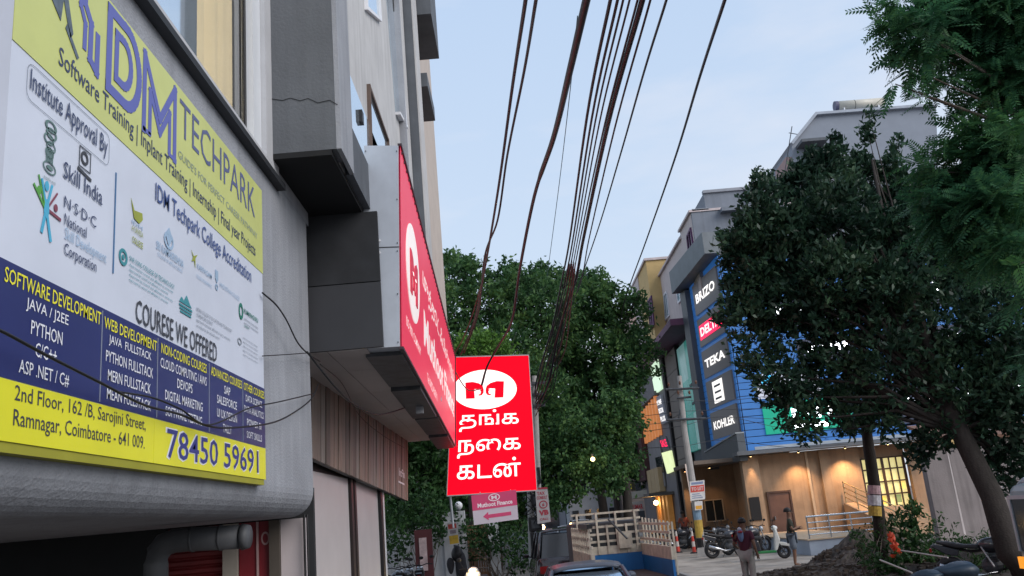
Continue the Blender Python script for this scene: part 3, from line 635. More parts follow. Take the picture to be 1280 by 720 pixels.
MB().box(12.95, 13.05, 40.52, 40.598, .3, 3.9).build('downpipe', M('pipe tan', (.45, .34, .24), .6), SB)
d = MB().box(11.05, 11.98, 40.54, 40.598, .05, 2.2).build('door', M('brown door', (.12, .065, .05), .5, .15, 3), SB)
m = MB(); m.box(10.97, 11.05, 40.5, 40.598, .05, 2.28); m.box(11.98, 12.06, 40.5, 40.598, .05, 2.28); m.box(11.05, 11.98, 40.501, 40.598, 2.2, 2.28); m.build('frame', M('door frame brown', (.08, .045, .035), .5), d)
MB().box(11.15, 11.2, 40.46, 40.54, 1.05, 1.2).build('handle', chrome, d)
wd = MB().box(9.04, 9.92, 44.93, 44.98, 1.16, 2.12).build('window', glass_dk, SB)
for b in ((9.0, 9.06, 1.12, 2.16), (9.9, 9.96, 1.12, 2.16), (9.46, 9.5, 1.16, 2.12)): MB().box(b[0], b[1], 44.88, 44.94, b[2], b[3]).build('frame', M('window tan frame', (.5, .4, .3), .5), wd)
for z in (1.1, 2.12): MB().box(9.06, 9.9, 44.885, 44.94, z, z+.05).build('frame', MC['window tan frame'], wd)
# big glazed door on the right with warm interior
gd = MB().box(15.55, 17.5, GY+.42, GY+.44, 1.15, 3.35).build('glass_door', M('lit interior glass', (.6, .6, .35), .3, .5, 1.6, emit=.5, ecol=(.85, .72, .28)), SB)
for k in range(7):
    x = 15.55+.325*k; MB().box(x-.025-.03*(k in (0, 3, 6)), x+.025+.03*(k in (0, 3, 6)), GY+.34, GY+.41, 1.15, 3.36).build('mullion', M('dark brown frame', (.06, .03, .02), .5), gd)
for z in (1.15, 1.72, 2.28, 2.84, 3.34): MB().box(15.5, 17.55, GY+.352, GY+.405, z-.03, z+.03).build('transom', MC['dark brown frame'], gd)
for k, (x, z, c) in enumerate(((16.2, 1.3, (.9, .55, .1)), (16.9, 1.32, (.2, .25, .1)), (17.2, 1.9, (.95, .7, .2)), (15.8, 2.4, (.3, .5, .15)))):
    MB().box(x, x+.22, GY+.415, GY+.419, z, z+.35).build('display', M('display %s' % ('amber', 'olive', 'gold', 'green')[k], c, .5, emit=.7), gd)
# steps and ramp
stp = M('step stone', (.42, .30, .2), .8, .12, 3)
for k in range(6):
    MB().box(15.6, 17.7, 38.6+.33*k, 40.98, .2*k, .2*(k+1)-.002).build('step', stp, SB)
rp = MB(); rp.hexa([(14.9, 36.5, 0), (15.5, 36.5, 0), (15.5, 36.5, .35), (14.9, 36.5, .35)], [(14.3, 40.5, 0), (15.0, 40.5, 0), (15.0, 40.5, 1.5), (14.3, 40.5, 1.5)]); rp.build('stair_parapet', beige, SB)
RL = thing('stair_railing', 'yellow lit metal handrail sloping up the parapet beside the glass door', 'railing', (15, 38.5, 0))
ry = M('warm railing metal', (.6, .45, .25), .35, .1, metal=.5)
for k in range(4):
    h = .25+.22*k; MB().tube([(14.9, 36.4, .35+h), (14.4, 40.4, 1.5+h)], .025, 6).build('rail', ry, RL)
for k in range(5):
    t = k/4; MB().tube([(14.9-.5*t, 36.4+4*t, .35+1.15*t), (14.9-.5*t, 36.4+4*t, 1.3+1.15*t)], .03, 6).build('post', ry, RL)
PL = thing('raised_platform', 'grey blue raised platform with steel railing in front of the brown door', 'platform', (11, 33, 0))
MB().box(9.75, 12.25, 31.6, 40, 0, .5).build('base', M('platform blue grey', (.30, .36, .45), .7, .1, 2, emit=0), PL)
MB().box(9.7, 12.3, 31.55, 40, .502, .54).build('slab', M('slab tan', (.42, .32, .22), .7), PL)
for k in range(4): MB().tube([(9.8, 31.7, .68+.2*k), (12.1, 31.7, .68+.2*k)], .02 if k < 3 else .032, 8).build('rail', chrome, PL)
for k in range(4): MB().tube([(9.82+.76*k, 31.7, .54), (9.82+.76*k, 31.7, 1.3)], .025, 8).build('post', chrome, PL)
# ---- pink/cream building beyond, with shops below
PB = thing('cream_building', 'cream upper building with yellow bay and purple framed windows left of the showroom', 'building', (12, 50, 0))
pinkw = M('cream pink wall', (.56, .49, .48), .85, .07, 1.5, streak=.1); yel = M('ochre bay wall', (.56, .40, .18), .85, .08, 2); purp = M('purple trim', (.10, .03, .10), .6, .1)
XR = 9.85
MB().box(XR, 16, 42.5, 45.6, 12.0, 16.3).build('wall', pinkw, PB)
MB().box(XR+.02, 16, 45.602, 53.2, 11.9, 15.9).build('wall', pinkw, PB)
MB().box(XR-.12, 16, 45.5, 53.3, 15.902, 16.02).build('coping', M('pale coping', (.55, .48, .48), .8), PB)
MB().box(XR-.12, 16, 42.3, 45.62, 16.302, 16.42).build('coping', MC['pale coping'], PB)
MB().box(XR-.75, 14, 53.2, 57.0, 11.7, 17.0).build('bay', yel, PB)
MB().box(XR-.80, 14, 57.002, 59.8, 11.6, 17.0).build('bay_side', pinkw, PB)
MB().box(XR-.86, 14, 53.1, 59.9, 17.002, 17.15).build('coping', MC['pale coping'], PB)
MB().box(XR-1.1, 14, 46, 60.5, 11.3, 11.65).build('purple_band', M('purple band', (.16, .07, .13), .7), PB)
def side_win(c, X, frame, glass, par, name='window'):
    q = Qf(*[XP(x, y, X) for x, y in c]);  q.n = np.array([-1., 0, 0])
    w = MB().box(0, 1, 0, 1, .0, .03, q).build(name, glass, par); fa, fb_ = .12/q.w, .12/q.h
    for (a0, a1, b0, b1) in ((-fa, 0, -fb_, 1+fb_), (1, 1+fa, -fb_, 1+fb_), (0, 1, -fb_, 0), (0, 1, 1, 1+fb_), (.46, .54, 0, 1)): MB().box(a0, a1, b0, b1, .0, .08, q).build('frame', frame, w)
side_win([(863, 322), (868, 313), (864, 288), (860, 297)], XR, purp, glass_dk, PB)
side_win([(849, 377), (855, 369), (849, 345), (845, 352)], XR+.02, white_p, M('teal glass', (.10, .26, .32), .15, metal=.4), PB)
side_win([(833, 398), (837, 393), (834, 366), (831, 370)], XR+.02, white_p, MC['teal glass'], PB)
side_win([(814, 410), (818, 404), (815, 372), (811, 378)], XR-.8, purp, purp, PB)
# shopfronts below it (their faces run along the street)
SH = thing('side_shops', 'glass fronted shops with teal poster panels left of the brand sign tower', 'shops', (11, 52, 0))
teal = M('teal poster glass', (.06, .26, .24), .2, .35, .6, emit=.22, ecol=(.05, .36, .30)); tan = M('tan cladding', (.17, .145, .125), .7, .1, 1)
MB().box(XR+.3, 14, 46.2, 58, 0, 11.3).build('core', grey_dk, SH)
for k, (y0, y1) in enumerate(((47.0, 49.2), (49.22, 51.6))):
    for j, (z0, z1) in enumerate(((4.9, 6.9), (6.92, 8.8), (8.82, 10.9))):
        MB().box(XR+.1, XR+.298, y0, y1-.04, z0, z1).build('glass_panel', teal if (k+j) % 3 else M('pale teal poster glass', (.22, .42, .40), .2, .4, .8, emit=.2, ecol=(.25, .5, .48)), SH)
m = MB(); m.box(XR+.06, XR+.09, 47.3, 49, 7.3, 7.45); m.box(XR+.06, XR+.09, 47.3, 49, 8.3, 8.45); m.box(XR+.06, XR+.09, 48.1, 48.3, 7.3, 8.45); m.build('poster_mark', M('poster dark', (.01, .05, .05), .5), SH)
for j in range(6): MB().box(XR+.05, XR+.298, 51.7, 55.6, 3.4+1.3*j, 3.4+1.3*j+1.27).build('cladding_panel', tan, SH)
MB().box(XR, XR+.299, 51.62, 51.68, 2, 11.2).build('black_fin', blackm, SH); MB().box(XR-.1, XR+.299, 55.7, 55.8, 1, 11.2).build('black_fin', blackm, SH)
MB().box(XR+.05, XR+.298, 51.7, 54.6, 2.8, 3.98).build('fascia_panel', M('mauve panel', (.10, .045, .11), .6, .1), SH)
MB().box(XR+.06, XR+.296, 46.2, 55.6, 0, 2.78).build('dark_front', M('dark shopfront', (.018, .018, .022), .4), SH)
q = Qf((XR+.05, 55.2, 1.3), (XR+.05, 52.2, 1.3), (XR+.05, 52.2, 2.9), (XR+.05, 55.2, 2.9)); q.n = np.array([-1., 0, 0])
for i, t in enumerate(('BATH STUDIO', 'FITTINGS', 'TILES')): MB().text(q, t, .1, .8-.1*i, .75-.2*i, .87-.2*i, .03).build('lettering', M('dim lettering', (.3, .3, .3), .6), SH)
SH2 = thing('lit_shops', 'narrow lit shop building with green white vertical sign and orange louvres at the lane corner', 'shops', (11, 62, 0))
MB().box(XR-.1, 16, 56.2, 72, 0, 11.2).build('core', M('shop grey wall', (.15, .14, .145), .7, .12, 1), SH2)
def street_panel(c, X, mat, par, name, d=.12):
    q = Qf(*[XP(x, y, X) for x, y in c]); q.n = np.array([-1., 0, 0]); MB().box(0, 1, 0, 1, 0, d, q).build(name, mat, par); return q
XS = XR-.12
gwl = M('lit green white sign', (.5, .6, .45), .4, .1, emit=.75, ecol=(.62, .85, .62))
q = street_panel([(821, 492), (829, 486), (821, 437), (812, 446)], XS, gwl, SH2, 'lit_sign'); MB().box(.35, .75, .82, .92, .121, .13, q).build('mark', MC['lit crimson'], SH2)
q = street_panel([(829, 530), (836, 528), (828, 493), (821, 497)], XS, M('grey sign', (.2, .21, .25), .5, emit=.15), SH2, 'sign_board')
for k in range(3): MB().text(q, ('HOME', 'DECOR', 'PLUS')[k], .1, .9, .68-.3*k, .86-.3*k, .13, .03).build('lettering', white_lit, SH2)
q = street_panel([(829, 562), (838, 561), (833, 545), (824, 548)], XS, M('shop grey sign', (.12, .12, .13), .5), SH2, 'sign_board', .06)
MB().text(q, 'SALE', .1, .9, .2, .8, .07, .03).build('lettering', MC['lit crimson'], SH2)
street_panel([(836, 592), (845, 588), (840, 563), (829, 566)], XS, M('lit greenish window', (.5, .5, .3), .4, .4, 2, emit=.8, ecol=(.7, .8, .42)), SH2, 'lit_window')
street_panel([(824, 592), (832, 590), (828, 570), (821, 572)], XS, glass_dk, SH2, 'window')
louv = M('orange lit louvre', (.4, .18, .08), .5, .2, emit=.35, ecol=(.9, .32, .1))
for k in range(7):
    y = 59+1.35*k; MB().box(XS-.25, XS-.02, y, y+.35, 6.6, 9.2-.05*k).build('louvre', louv, SH2)
MB().box(XS-.3, XS, 58.6, 69, 9.22, 9.5).build('louvre_head', MC['shop grey wall'], SH2)
MB().box(XS-.5, XS-.02, 66, 71.9, 4, 9).build('maroon_screen', M('maroon screen', (.07, .03, .03), .6), SH2)
MB().box(XS-.1, XS-.02, 60, 65.8, 3.3, 6.55).build('wall_panel', M('shop mid grey', (.2, .19, .19), .7, .15, 1), SH2)
for k in range(3): MB().box(XS-.4, XS-.02, 60.5+1.8*k, 62.2+1.8*k, 3.0, 4.6).build('shutter_box', M('tan shutter', (.32, .24, .14), .7, emit=.06), SH2)
MB().box(XS-1.6, XS-.01, 57.5, 66, 2.72, 2.9).build('awning', M('awning grey', (.12, .11, .1), .7), SH2)
for k in range(4): MB().box(XS-.35, XS-.02, 58.3+1.5*k, 59.0+1.5*k, 0, 2.7).build('door_jamb', M('orange wood jamb', (.42, .2, .06), .6, .2, emit=.10, ecol=(.8, .35, .08)), SH2)
FL = thing('lane_signboards', 'small white and red shop boards hanging at the lane corner', 'signboard', (7.9, 60, 2.4))
q = Qf(YP(786, 624, 60), YP(810, 620, 60), YP(808, 612, 60), YP(784, 616, 60)); MB().box(0, 1, 0, 1, -.06, 0, q).build('board', M('board off white', (.4, .38, .37), .6, .1), FL)
q = Qf(YP(788, 640, 60), YP(806, 638, 60), YP(804, 626, 60), YP(786, 628, 60)); MB().box(0, 1, 0, 1, -.06, 0, q).build('board', MC['board off white'], FL); MB().text(q, 'KUMAR', .08, .92, .2, .7, .01, .04).build('lettering', M('dull red letters', (.45, .05, .06), .6), FL)
NS = thing('yellow_square_sign', 'small dark signboard with a yellow square under the tree at the lane corner', 'signboard', tuple(YP(790, 616, 64)))
q = Qf(YP(772, 617, 64), YP(795, 613, 64), YP(793, 602, 64), YP(770, 606, 64)); MB().box(0, 1, 0, 1, -.06, 0, q).build('board', M('dark board', (.05, .05, .03), .6), NS); MB().box(.55, .8, .25, .8, .001, .01, q).build('mark', M('yellow mark', (.6, .5, .03), .6, emit=.15), NS)  # yellow square is given a faint glow of its own
def lamp_globe(name, label, p, r, mat, e=None, col=(1, .7, .4), cat='lamp'):
    o = thing(name, label, cat, tuple(p)); MB().ball(p, r, 12, 8).build('bulb', mat, o)
    MB().tube([np.array(p)+(0, 0, r), np.array(p)+(0, 0, r+.12)], r*.5, 8).build('cap', blackm, o)
    if e:
        l = bpy.data.lights.new(name, 'POINT'); l.energy = e; l.color = col; l.shadow_soft_size = r; lo = bpy.data.objects.new('light', l); COL.objects.link(lo); lo.parent = o; lo.location = (-.3, -.35, 0)
    return o
lamp_globe('wall_lamp', 'glowing warm wall lamp beside the shop door at the lane corner', (XS-.5, 62.3, 2.3), .17, glow_w, 60, (1, .55, .2))
lamp_globe('street_lamp', 'small yellowish street lamp glowing in front of the central trees', YP(741, 574, 35), .085, M('yellow lamp glow', (1, .85, .4), .4, emit=5, ecol=(1, .75, .28)), 40, (1, .75, .4))
# down-lights washing the beige wall
def spot(name, label, p, tgt, e, ang=70, blend=.7, col=(1, .60, .30)):
    p = np.array(p, float); o = thing(name, label, 'wall lamp', tuple(p), group=None)
    MB().tube([p+(0, 0, .14), p], .05, 10).build('lamp_body', blackm, o); MB().disc(Fr(p, (1, 0, 0), (0, 1, 0), (0, 0, -1)), 0, 0, .04, .04, .001, .006, 12).build('lens', glow_w, o)
    l = bpy.data.lights.new(name, 'SPOT'); l.energy = e; l.color = col; l.spot_size = math.radians(ang); l.spot_blend = blend; l.shadow_soft_size = .06
    lo = bpy.data.objects.new('light', l); COL.objects.link(lo); lo.parent = o; d = Vector(np.array(tgt, float)-p); lo.rotation_euler = d.to_track_quat('-Z', 'Y').to_euler(); lo.location = (0, 0, -.03)
SP = [(10.35, 39.9, 3.85, 150, 40, 'over the column'), (12.5, 39.95, 3.85, 260, 95, 'over the brown door'), (14.6, 39.95, 3.85, 380, 100, 'left of the glass door'), (16.5, 39.9, 3.85, 200, 90, 'over the glass door'), (9.3, 43.9, 3.65, 35, 100, 'over the small window'), (18.8, 39.95, 3.85, 120, 90, 'right of the glass door')]
for x, y, z, e_, a_, w_ in SP: spot('down_light', 'warm canopy down light '+w_, (x, y, z), (x, y+.5, 0), e_, a_)
spot('up_light', 'bright narrow light washing the column behind the utility pole', (8.2, 44.5, 3.6), (8.2, 45, 0), 90, 50)
# ---- tall grey house with the solar tank
TH = thing('tall_house', 'tall blue grey house with sloping roofline rising behind the dark trees', 'building', (27, 62, 0))
hw = M('house blue grey', (.235, .265, .315), .8, .06, 1)
def yz(px, py, Y): p = YP(px, py, Y); return (float(p[0]), float(p[2]))
o_ = [yz(1000, 400, 60), yz(1180, 400, 60), yz(1170, 134, 60), yz(1020, 145, 60), yz(990, 182, 60)]
MB().poly(o_, 0, 10, Fr((0, 60, 0), (1, 0, 0), (0, 0, 1), (0, 1, 0))).build('wall', hw, TH)
a, b, c = yz(1170, 134, 60), yz(1020, 145, 60), yz(990, 182, 60)
MB().poly([b, a, (a[0], a[1]+.2), (b[0]-.1, b[1]+.2)], -.3, 10, Fr((0, 60, 0), (1, 0, 0), (0, 0, 1), (0, 1, 0))).build('coping', M('light coping', (.36, .4, .46), .8), TH)
MB().poly([c, b, (b[0]-.1, b[1]+.2), (c[0]-.15, c[1]+.15)], -.3, 10, Fr((0, 60, 0), (1, 0, 0), (0, 0, 1), (0, 1, 0))).build('coping', MC['light coping'], TH)
x, z = yz(1000, 185, 60); MB().box(x-.3, x+1.6, 58.6, 59.98, z-.1, z+.12).build('sunshade', grey_dk, TH); MB().box(x+.3, x+1.5, 59.8, 59.99, z-1.7, z-.12).build('window', glass_dk, TH)
x, z = yz(984, 200, 60); MB().box(x, x+.9, 60.2, 63, z-4, z+.3).build('side_wall', M('dull pink wall', (.36, .25, .24), .8), TH)
ST = thing('solar_tank', 'long cream water heater tank lying on the roof of the tall house', 'tank', tuple(YP(1072, 136, 61)))
a = YP(1047, 132.5, 61); b = YP(1104, 128, 61); MB().tube([a, b], .36, 20).build('tank', M('cream tank', (.52, .50, .43), .4, .08, 3), ST, smooth=True)
MB().tube([a-(b-a)*.07, a], .37, 20).build('end_cap', M('dark end cap', (.09, .09, .15), .5), ST); MB().tube([b, b+(b-a)*.01], .37, 20).build('end_cap', MC['dark end cap'], ST)
t_ = a+(b-a)*.35; MB().tube([t_, t_+(b-a)*.012], .368, 20).build('strap', blackm, ST)
for t in (.1, .85): k = a+(b-a)*t; MB().box(k[0]-.05, k[0]+.05, k[1]-.3, k[1]+.3, k[2]-.8, k[2]-.3).build('leg', steel, ST)
AN = thing('aerial', 'thin television aerial on the left corner of the tall house', 'aerial', tuple(YP(984, 215, 60)))
MB().tube([YP(981, 215, 60), YP(990, 158, 60)], .035, 5).build('mast', steel_dk, AN); MB().tube([YP(986, 166, 60), YP(997, 168, 60)], .03, 5).build('arm', steel_dk, AN)
FB2 = thing('distant_pink_house', 'low pinkish house top between the central trees and the cream building', 'building', (9, 92, 0))
x0, z0 = yz(790, 418, 90); x1, z1 = yz(818, 392, 90); MB().box(x0, x1+2, 90, 98, 0, z1).build('wall', M('distant pink wall', (.40, .30, .27), .85, .1, .5), FB2)
MB().box(x0-.3, x1+2, 89.8, 98, z1+.01, z1+.5).build('roof_slab', M('distant roof slab', (.3, .25, .25), .8), FB2); MB().box(x0+.5, x0+1.6, 89.9, 89.99, z1-3, z1-1.4).build('window', glass_dk, FB2)
# ---- compound wall on the right
CW = thing('compound_wall', 'tall streaked pale compound wall behind the leaning dark trunk', 'wall', (15, 26.6, 0))
cwm = M('streaked wall', (.25, .225, .225), .85, .16, 1.0, .3, 20, streak=.35)
MB().box(11.9, 22, 26.4, 26.7, 0, 3.02).build('wall', cwm, CW)
MB().box(11.85, 22, 26.36, 26.74, 3.022, 3.1).build('coping', M('wall coping', (.2, .18, .17), .85), CW)
for k in range(5):
    x = 12.6+1.1*k+.3*math.sin(k*2.1); MB().poly([(x, 2.9-.3*(k % 2)), (x+.03, 2.9), (x+.06, .4+.2*(k % 3)), (x+.0, .5)], 0.002, .004, Fr((0, 26.4, 0), (1, 0, 0), (0, 0, 1), (0, -1, 0))).build('drip_stain', M('lime drip', (.52, .48, .48), .85), CW)
RS = thing('rooftop_clutter', 'brown tiled shed roof with pale sheets just above the compound wall', 'roof', (15, 30, 3))
MB().hexa([(14.0, 29, 3.3), (19, 29, 3.3), (19, 29, 3.4), (14.0, 29, 3.4)], [(14.0, 32, 4.0), (19, 32, 4.0), (19, 32, 4.1), (14.0, 32, 4.1)]).build('roof', M('brown roof', (.17, .09, .06), .8, .3, 3), RS)
MB().box(14.2, 18.9, 29.2, 31.8, 0, 3.29).build('wall', M('shed wall', (.25, .2, .15), .8), RS)
MB().box(14.6, 15.4, 28.9, 28.98, 3.2, 3.6).build('sheet', M('pale sheet', (.5, .52, .56), .6), RS); MB().box(13.9, 14.5, 28.9, 28.98, 3.1, 3.35).build('sheet', M('warm sheet', (.5, .35, .15), .6, emit=.15), RS)
for o in list(bpy.data.objects):
    if o.name == 'light' or o.name.startswith('light.'): pass
# ================================================================ TREES
def quads_object(name, V, par, mat, kind='stuff', per=4):
    "V: (n,4,3) world corners -> one mesh of n leaf faces"
    off = OFF[par.name]; n = len(V); me = bpy.data.meshes.new(name)
    me.vertices.add(n*4); me.vertices.foreach_set('co', (V-off).reshape(-1).astype(np.float32))
    me.loops.add(n*4); me.loops.foreach_set('vertex_index', np.arange(n*4, dtype=np.int32))
    me.polygons.add(n); me.polygons.foreach_set('loop_start', np.arange(0, n*4, 4, dtype=np.int32)); me.polygons.foreach_set('loop_total', np.full(n, 4, np.int32))
    me.update(calc_edges=True); me.materials.append(mat)
    o = bpy.data.objects.new(name, me); COL.objects.link(o); o.parent = par; OFF[o.name] = off
    if kind: o['kind'] = kind
    return o
def unit(v): return v/(np.linalg.norm(v, axis=-1, keepdims=True)+1e-9)
def leaf_quads(c, d, length, width, droop=0):
    "rhombic leaves at centres c with direction d"
    n = len(c); r = unit(np.cross(d, RNG.normal(size=(n, 3)))); L_ = (length*RNG.uniform(.65, 1.25, n))[:, None]; w = (width*RNG.uniform(.7, 1.2, n))[:, None]
    t = c+d*L_*.5; b = c-d*L_*.5; mid = c+d*L_*.08+np.cross(d, r)*L_*.08
    return np.stack([b, mid+r*w*.5, t, mid-r*w*.5], 1)
def clump_leaves(clumps, per_m2, length, width, sub=.34, up=.25, outw=.6, rosette=0):
    out_ = []
    for (c, r) in clumps:
        c = np.array(c, float); r = np.array(r if hasattr(r, '__len__') else (r, r, r), float)
        area = 4*math.pi*(r.mean()**2); ns_ = max(6, int(area/(sub*sub)*.55))
        dirs = unit(RNG.normal(size=(ns_, 3))); rad = RNG.uniform(.35, 1.22, ns_)**.75
        sc = c+dirs*rad[:, None]*r
        k = max(4, int(per_m2*area/ns_))
        cc = np.repeat(sc, k, 0)+RNG.normal(size=(ns_*k, 3))*sub*.42*RNG.uniform(.5, 1.3, (ns_*k, 1))
        dd = unit(np.repeat(dirs, k, 0)*outw+RNG.normal(size=(ns_*k, 3))*.7+np.array([0, 0, up]))
        out_.append(leaf_quads(cc, dd, length, width))
    return np.concatenate(out_)
def limbs(m, base, targets, r0, split=.45):
    base = np.array(base, float)
    for t in targets:
        t = np.array(t, float); d = t-base; mid = base+d*.5+np.array([RNG.uniform(-.2, .2), RNG.uniform(-.2, .2), .12*np.linalg.norm(d)]); L_ = np.linalg.norm(d)
        pts = [base, base+(mid-base)*.5+RNG.normal(size=3)*.04*L_, mid, mid+(t-mid)*.5+RNG.normal(size=3)*.03*L_, t]
        m.tube(pts, [r0, r0*.8, r0*.6, r0*.42, r0*.15], 7)
        for _ in range(3):
            e_ = t+RNG.normal(size=3)*.45; m.tube([pts[3], (pts[3]+e_)/2+RNG.normal(size=3)*.05, e_], [r0*.35, r0*.22, r0*.06], 5)
bark = M('dark bark', (.028, .023, .02), .9, .35, 6, .6, 30, stretch=(3, 3, .6))
bark2 = M('grey bark', (.12, .10, .085), .9, .35, 6, .6, 30, stretch=(3, 3, .6))
lf_mid = leafmat('street tree foliage', [(.020, .060, .028), (.055, .13, .046), (.14, .25, .07)], .4)
lf_lite = leafmat('light tree foliage', [(.05, .13, .02), (.10, .22, .035), (.16, .30, .05)])
lf_dark = leafmat('glossy dark foliage', [(.011, .030, .022), (.026, .064, .038), (.064, .12, .06)], .28, .4)
lf_neem = leafmat('feathery foliage', [(.018, .07, .04), (.045, .14, .065), (.10, .24, .08)], .4)
lf_bush = leafmat('bush foliage', [(.01, .03, .012), (.025, .07, .02), (.05, .12, .03)])
def tree(name, label, group, base, fork, clumps, leaf, mat, r0=.22, per=70, length=.30, width=.13, brk=bark, sub=.42, **k):
    T = thing(name, label, 'tree', tuple(base), group)
    m = MB(); b = np.array(base, float); f_ = np.array(fork, float); mid = (b+f_)/2+np.array([.08*RNG.normal(), 0, 0])
    m.tube([b-np.array([0, 0, .1]), b+(mid-b)*.3, mid, f_], [r0*1.35, r0*1.08, r0, r0*.85], 12)
    limbs(m, f_-np.array([0, 0, .1]), [c for c, r in clumps], r0*.6)
    m.build('trunk', brk, T, smooth=True)
    quads_object('crown', clump_leaves(clumps, per, length, width, sub=sub, **k), T, mat)
    return T
def PC(lst): return [(YP(x, y, Y), (r, r*1.1, r*.85)) for x, y, Y, r in lst]
GT = 'big leafy street trees in the middle distance'
tree('street_tree', 'leafy green street tree directly behind the red lit sign, left of the middle wires', GT, (-1.3, 40, 0), (-.8, 40.5, 5.5),
     PC([(580, 345, 42, 1.2), (560, 385, 41, 1.5), (572, 330, 43, .7), (610, 375, 42, 1.6), (655, 372, 43, 1.6), (590, 440, 41, 1.8), (640, 430, 42, 1.8), (690, 385, 43, 1.6), (560, 470, 40, 1.5), (660, 490, 41, 2.0), (610, 520, 41, 2.0), (560, 560, 41, 1.8), (685, 545, 42, 1.7), (640, 590, 41, 1.7), (560, 330, 44, .8), (630, 345, 43, .9)]), None, lf_mid)
tree('street_tree', 'tall spreading green tree right of the middle wires, its crown reaching the cream building', GT, (4.2, 46, 0), (4.0, 46, 5.5),
     PC([(725, 375, 46, 1.5), (690, 350, 47, 1.0), (650, 350, 47, .7), (745, 385, 46, 1.6), (780, 400, 46, 1.4), (735, 352, 47, .8), (757, 362, 46, .8), (784, 372, 45, .55), (795, 374, 45, .35), (775, 450, 45, 1.9), (730, 440, 46, 2.0), (690, 440, 47, 2.0), (776, 480, 44, 1.0), (745, 500, 45, 2.0), (768, 530, 44, 1.1), (700, 510, 46, 2.0), (788, 430, 46, .8), (672, 345, 47, .8), (712, 352, 47, .7)]), None, lf_mid)
tree('street_tree', 'lower leafy tree with drooping yellow green sprays beside the lane mouth', GT, (4.6, 39, 0), (4.6, 39, 3.4),
     PC([(765, 560, 39, 1.3), (735, 585, 38, 1.2), (705, 560, 40, 1.5), (775, 505, 39, .8), (770, 520, 39, 1.1), (690, 600, 40, 1.2), (760, 600, 38, .7), (725, 540, 39, 1.3), (782, 545, 40, .5), (700, 620, 38, .7)]), None, lf_mid, per=110, length=.2, up=-.5)
tree('street_tree', 'small bright yellow green tree just above the red lit sign', GT, (-1.9, 33, 0), (-1.8, 33, 4.5),
     PC([(598, 432, 33, .75), (622, 428, 33, .6), (580, 436, 33, .5), (612, 445, 33, .7), (640, 440, 33, .4)]), None, lf_lite, r0=.12, per=120, length=.15, width=.08, sub=.22)
tree('street_tree', 'dark shaded tree filling the gap below and left of the red lit sign', GT, (-4.2, 37, 0), (-4.0, 37, 3),
     PC([(500, 560, 37, 1.6), (535, 540, 38, 1.6), (480, 600, 36, 1.5), (530, 600, 37, 1.5), (560, 600, 38, 1.3), (600, 600, 39, 1.5), (640, 640, 40, 1.3), (600, 650, 40, 1.2), (505, 640, 36, .9), (545, 630, 36, .7), (470, 560, 37, 1.4)]), None, lf_bush, brk=bark)
tree('street_tree', 'distant tree seen between the central crowns and the lane shops', GT, (7.6, 72, 0), (7.6, 72, 5),
     PC([(800, 440, 72, 1.5), (806, 420, 73, 1.2), (795, 470, 72, 1.6), (790, 560, 70, 1.8), (800, 590, 70, 1.2), (795, 520, 72, 1.6)]), None, lf_bush, length=.3, width=.16, per=60)
# dark glossy tree, right
base = (9.75, 17.4, 0); fork = YP(1200, 540, 18.3)
DT = thing('glossy_tree', 'large dark glossy leaved tree with a leaning trunk in front of the blue showroom', 'tree', base)
cl_ = [(914, 318, 20, .3), (934, 298, 20, .55), (934, 350, 20, .5), (955, 265, 20, .6), (950, 235, 20.3, .38), (980, 300, 20, .8), (930, 390, 20, .6), (945, 440, 20, .55), (985, 360, 20, .9), (1000, 240, 20.5, .5), (992, 218, 20.5, .32), (1035, 230, 20.5, .6), (1040, 190, 20.6, .42), (1018, 210, 20.6, .4), (1085, 165, 21, .2), (1080, 210, 21, .42), (1112, 205, 21, .28), (1122, 178, 21, .14), (1086, 143, 21, .1), (1120, 240, 21, .5),
       (1045, 280, 20, 1.0), (1100, 290, 20.5, 1.0), (1150, 260, 21, .8), (1160, 320, 20, 1.0), (1040, 360, 19.5, .95), (1100, 370, 19.5, 1.0), (1000, 420, 20, .8), (970, 470, 19.5, .6), (995, 510, 19.5, .5), (1010, 535, 19.5, .34), (1050, 440, 19.5, .75), (1110, 450, 19, .8), (1170, 400, 19, 1.0), (1230, 330, 20, 1.1), (1230, 420, 19, 1.0), (1270, 380, 19, 1.0), (1060, 510, 19.5, .5), (1105, 522, 19, .42), (1160, 480, 19, .8), (1215, 500, 18.5, .8), (1265, 470, 18.5, .9), (1145, 552, 19, .34), (1150, 572, 19, .26), (1250, 550, 18.5, .6), (1180, 545, 18.5, .38), (1280, 520, 18, .8), (1275, 450, 18.5, .9), (1240, 585, 18.5, .3), (1268, 575, 18.5, .45), (1285, 610, 18.5, .4), (1250, 480, 18.5, .8), (1020, 500, 19.6, .42), (985, 490, 19.6, .4), (1290, 300, 20, 1.2), (1025, 470, 20, .4)]
clumps = [(YP(x, y, Y), (r, r*1.2, r)) for x, y, Y, r in cl_]
m = MB(); pts = [np.array(base)-(0, 0, .1), YP(1262, 690, 17.6), YP(1240, 620, 17.9), fork, YP(1178, 500, 18.6)]
m.tube(pts, [.30, .25, .215, .19, .16], 14)
for c, r in clumps[::1]:
    a = pts[3] if c[2] < 6 else pts[4]; d = c-a; L_ = np.linalg.norm(d); q1 = a+d*.35+np.array([0, 0, .08*L_]); q2 = a+d*.7+RNG.normal(size=3)*.04*L_
    m.tube([a, q1, q2, c], [.06, .04, .02, .006], 6)
m.tube([fork, YP(1130, 505, 18.8), YP(1080, 480, 19.2), YP(1040, 450, 19.5)], [.12, .09, .07, .04], 8); m.tube([pts[4], YP(1150, 400, 19), YP(1110, 300, 20), YP(1090, 200, 20.6)], [.14, .10, .07, .03], 8)
m.build('trunk', bark, DT, smooth=True)
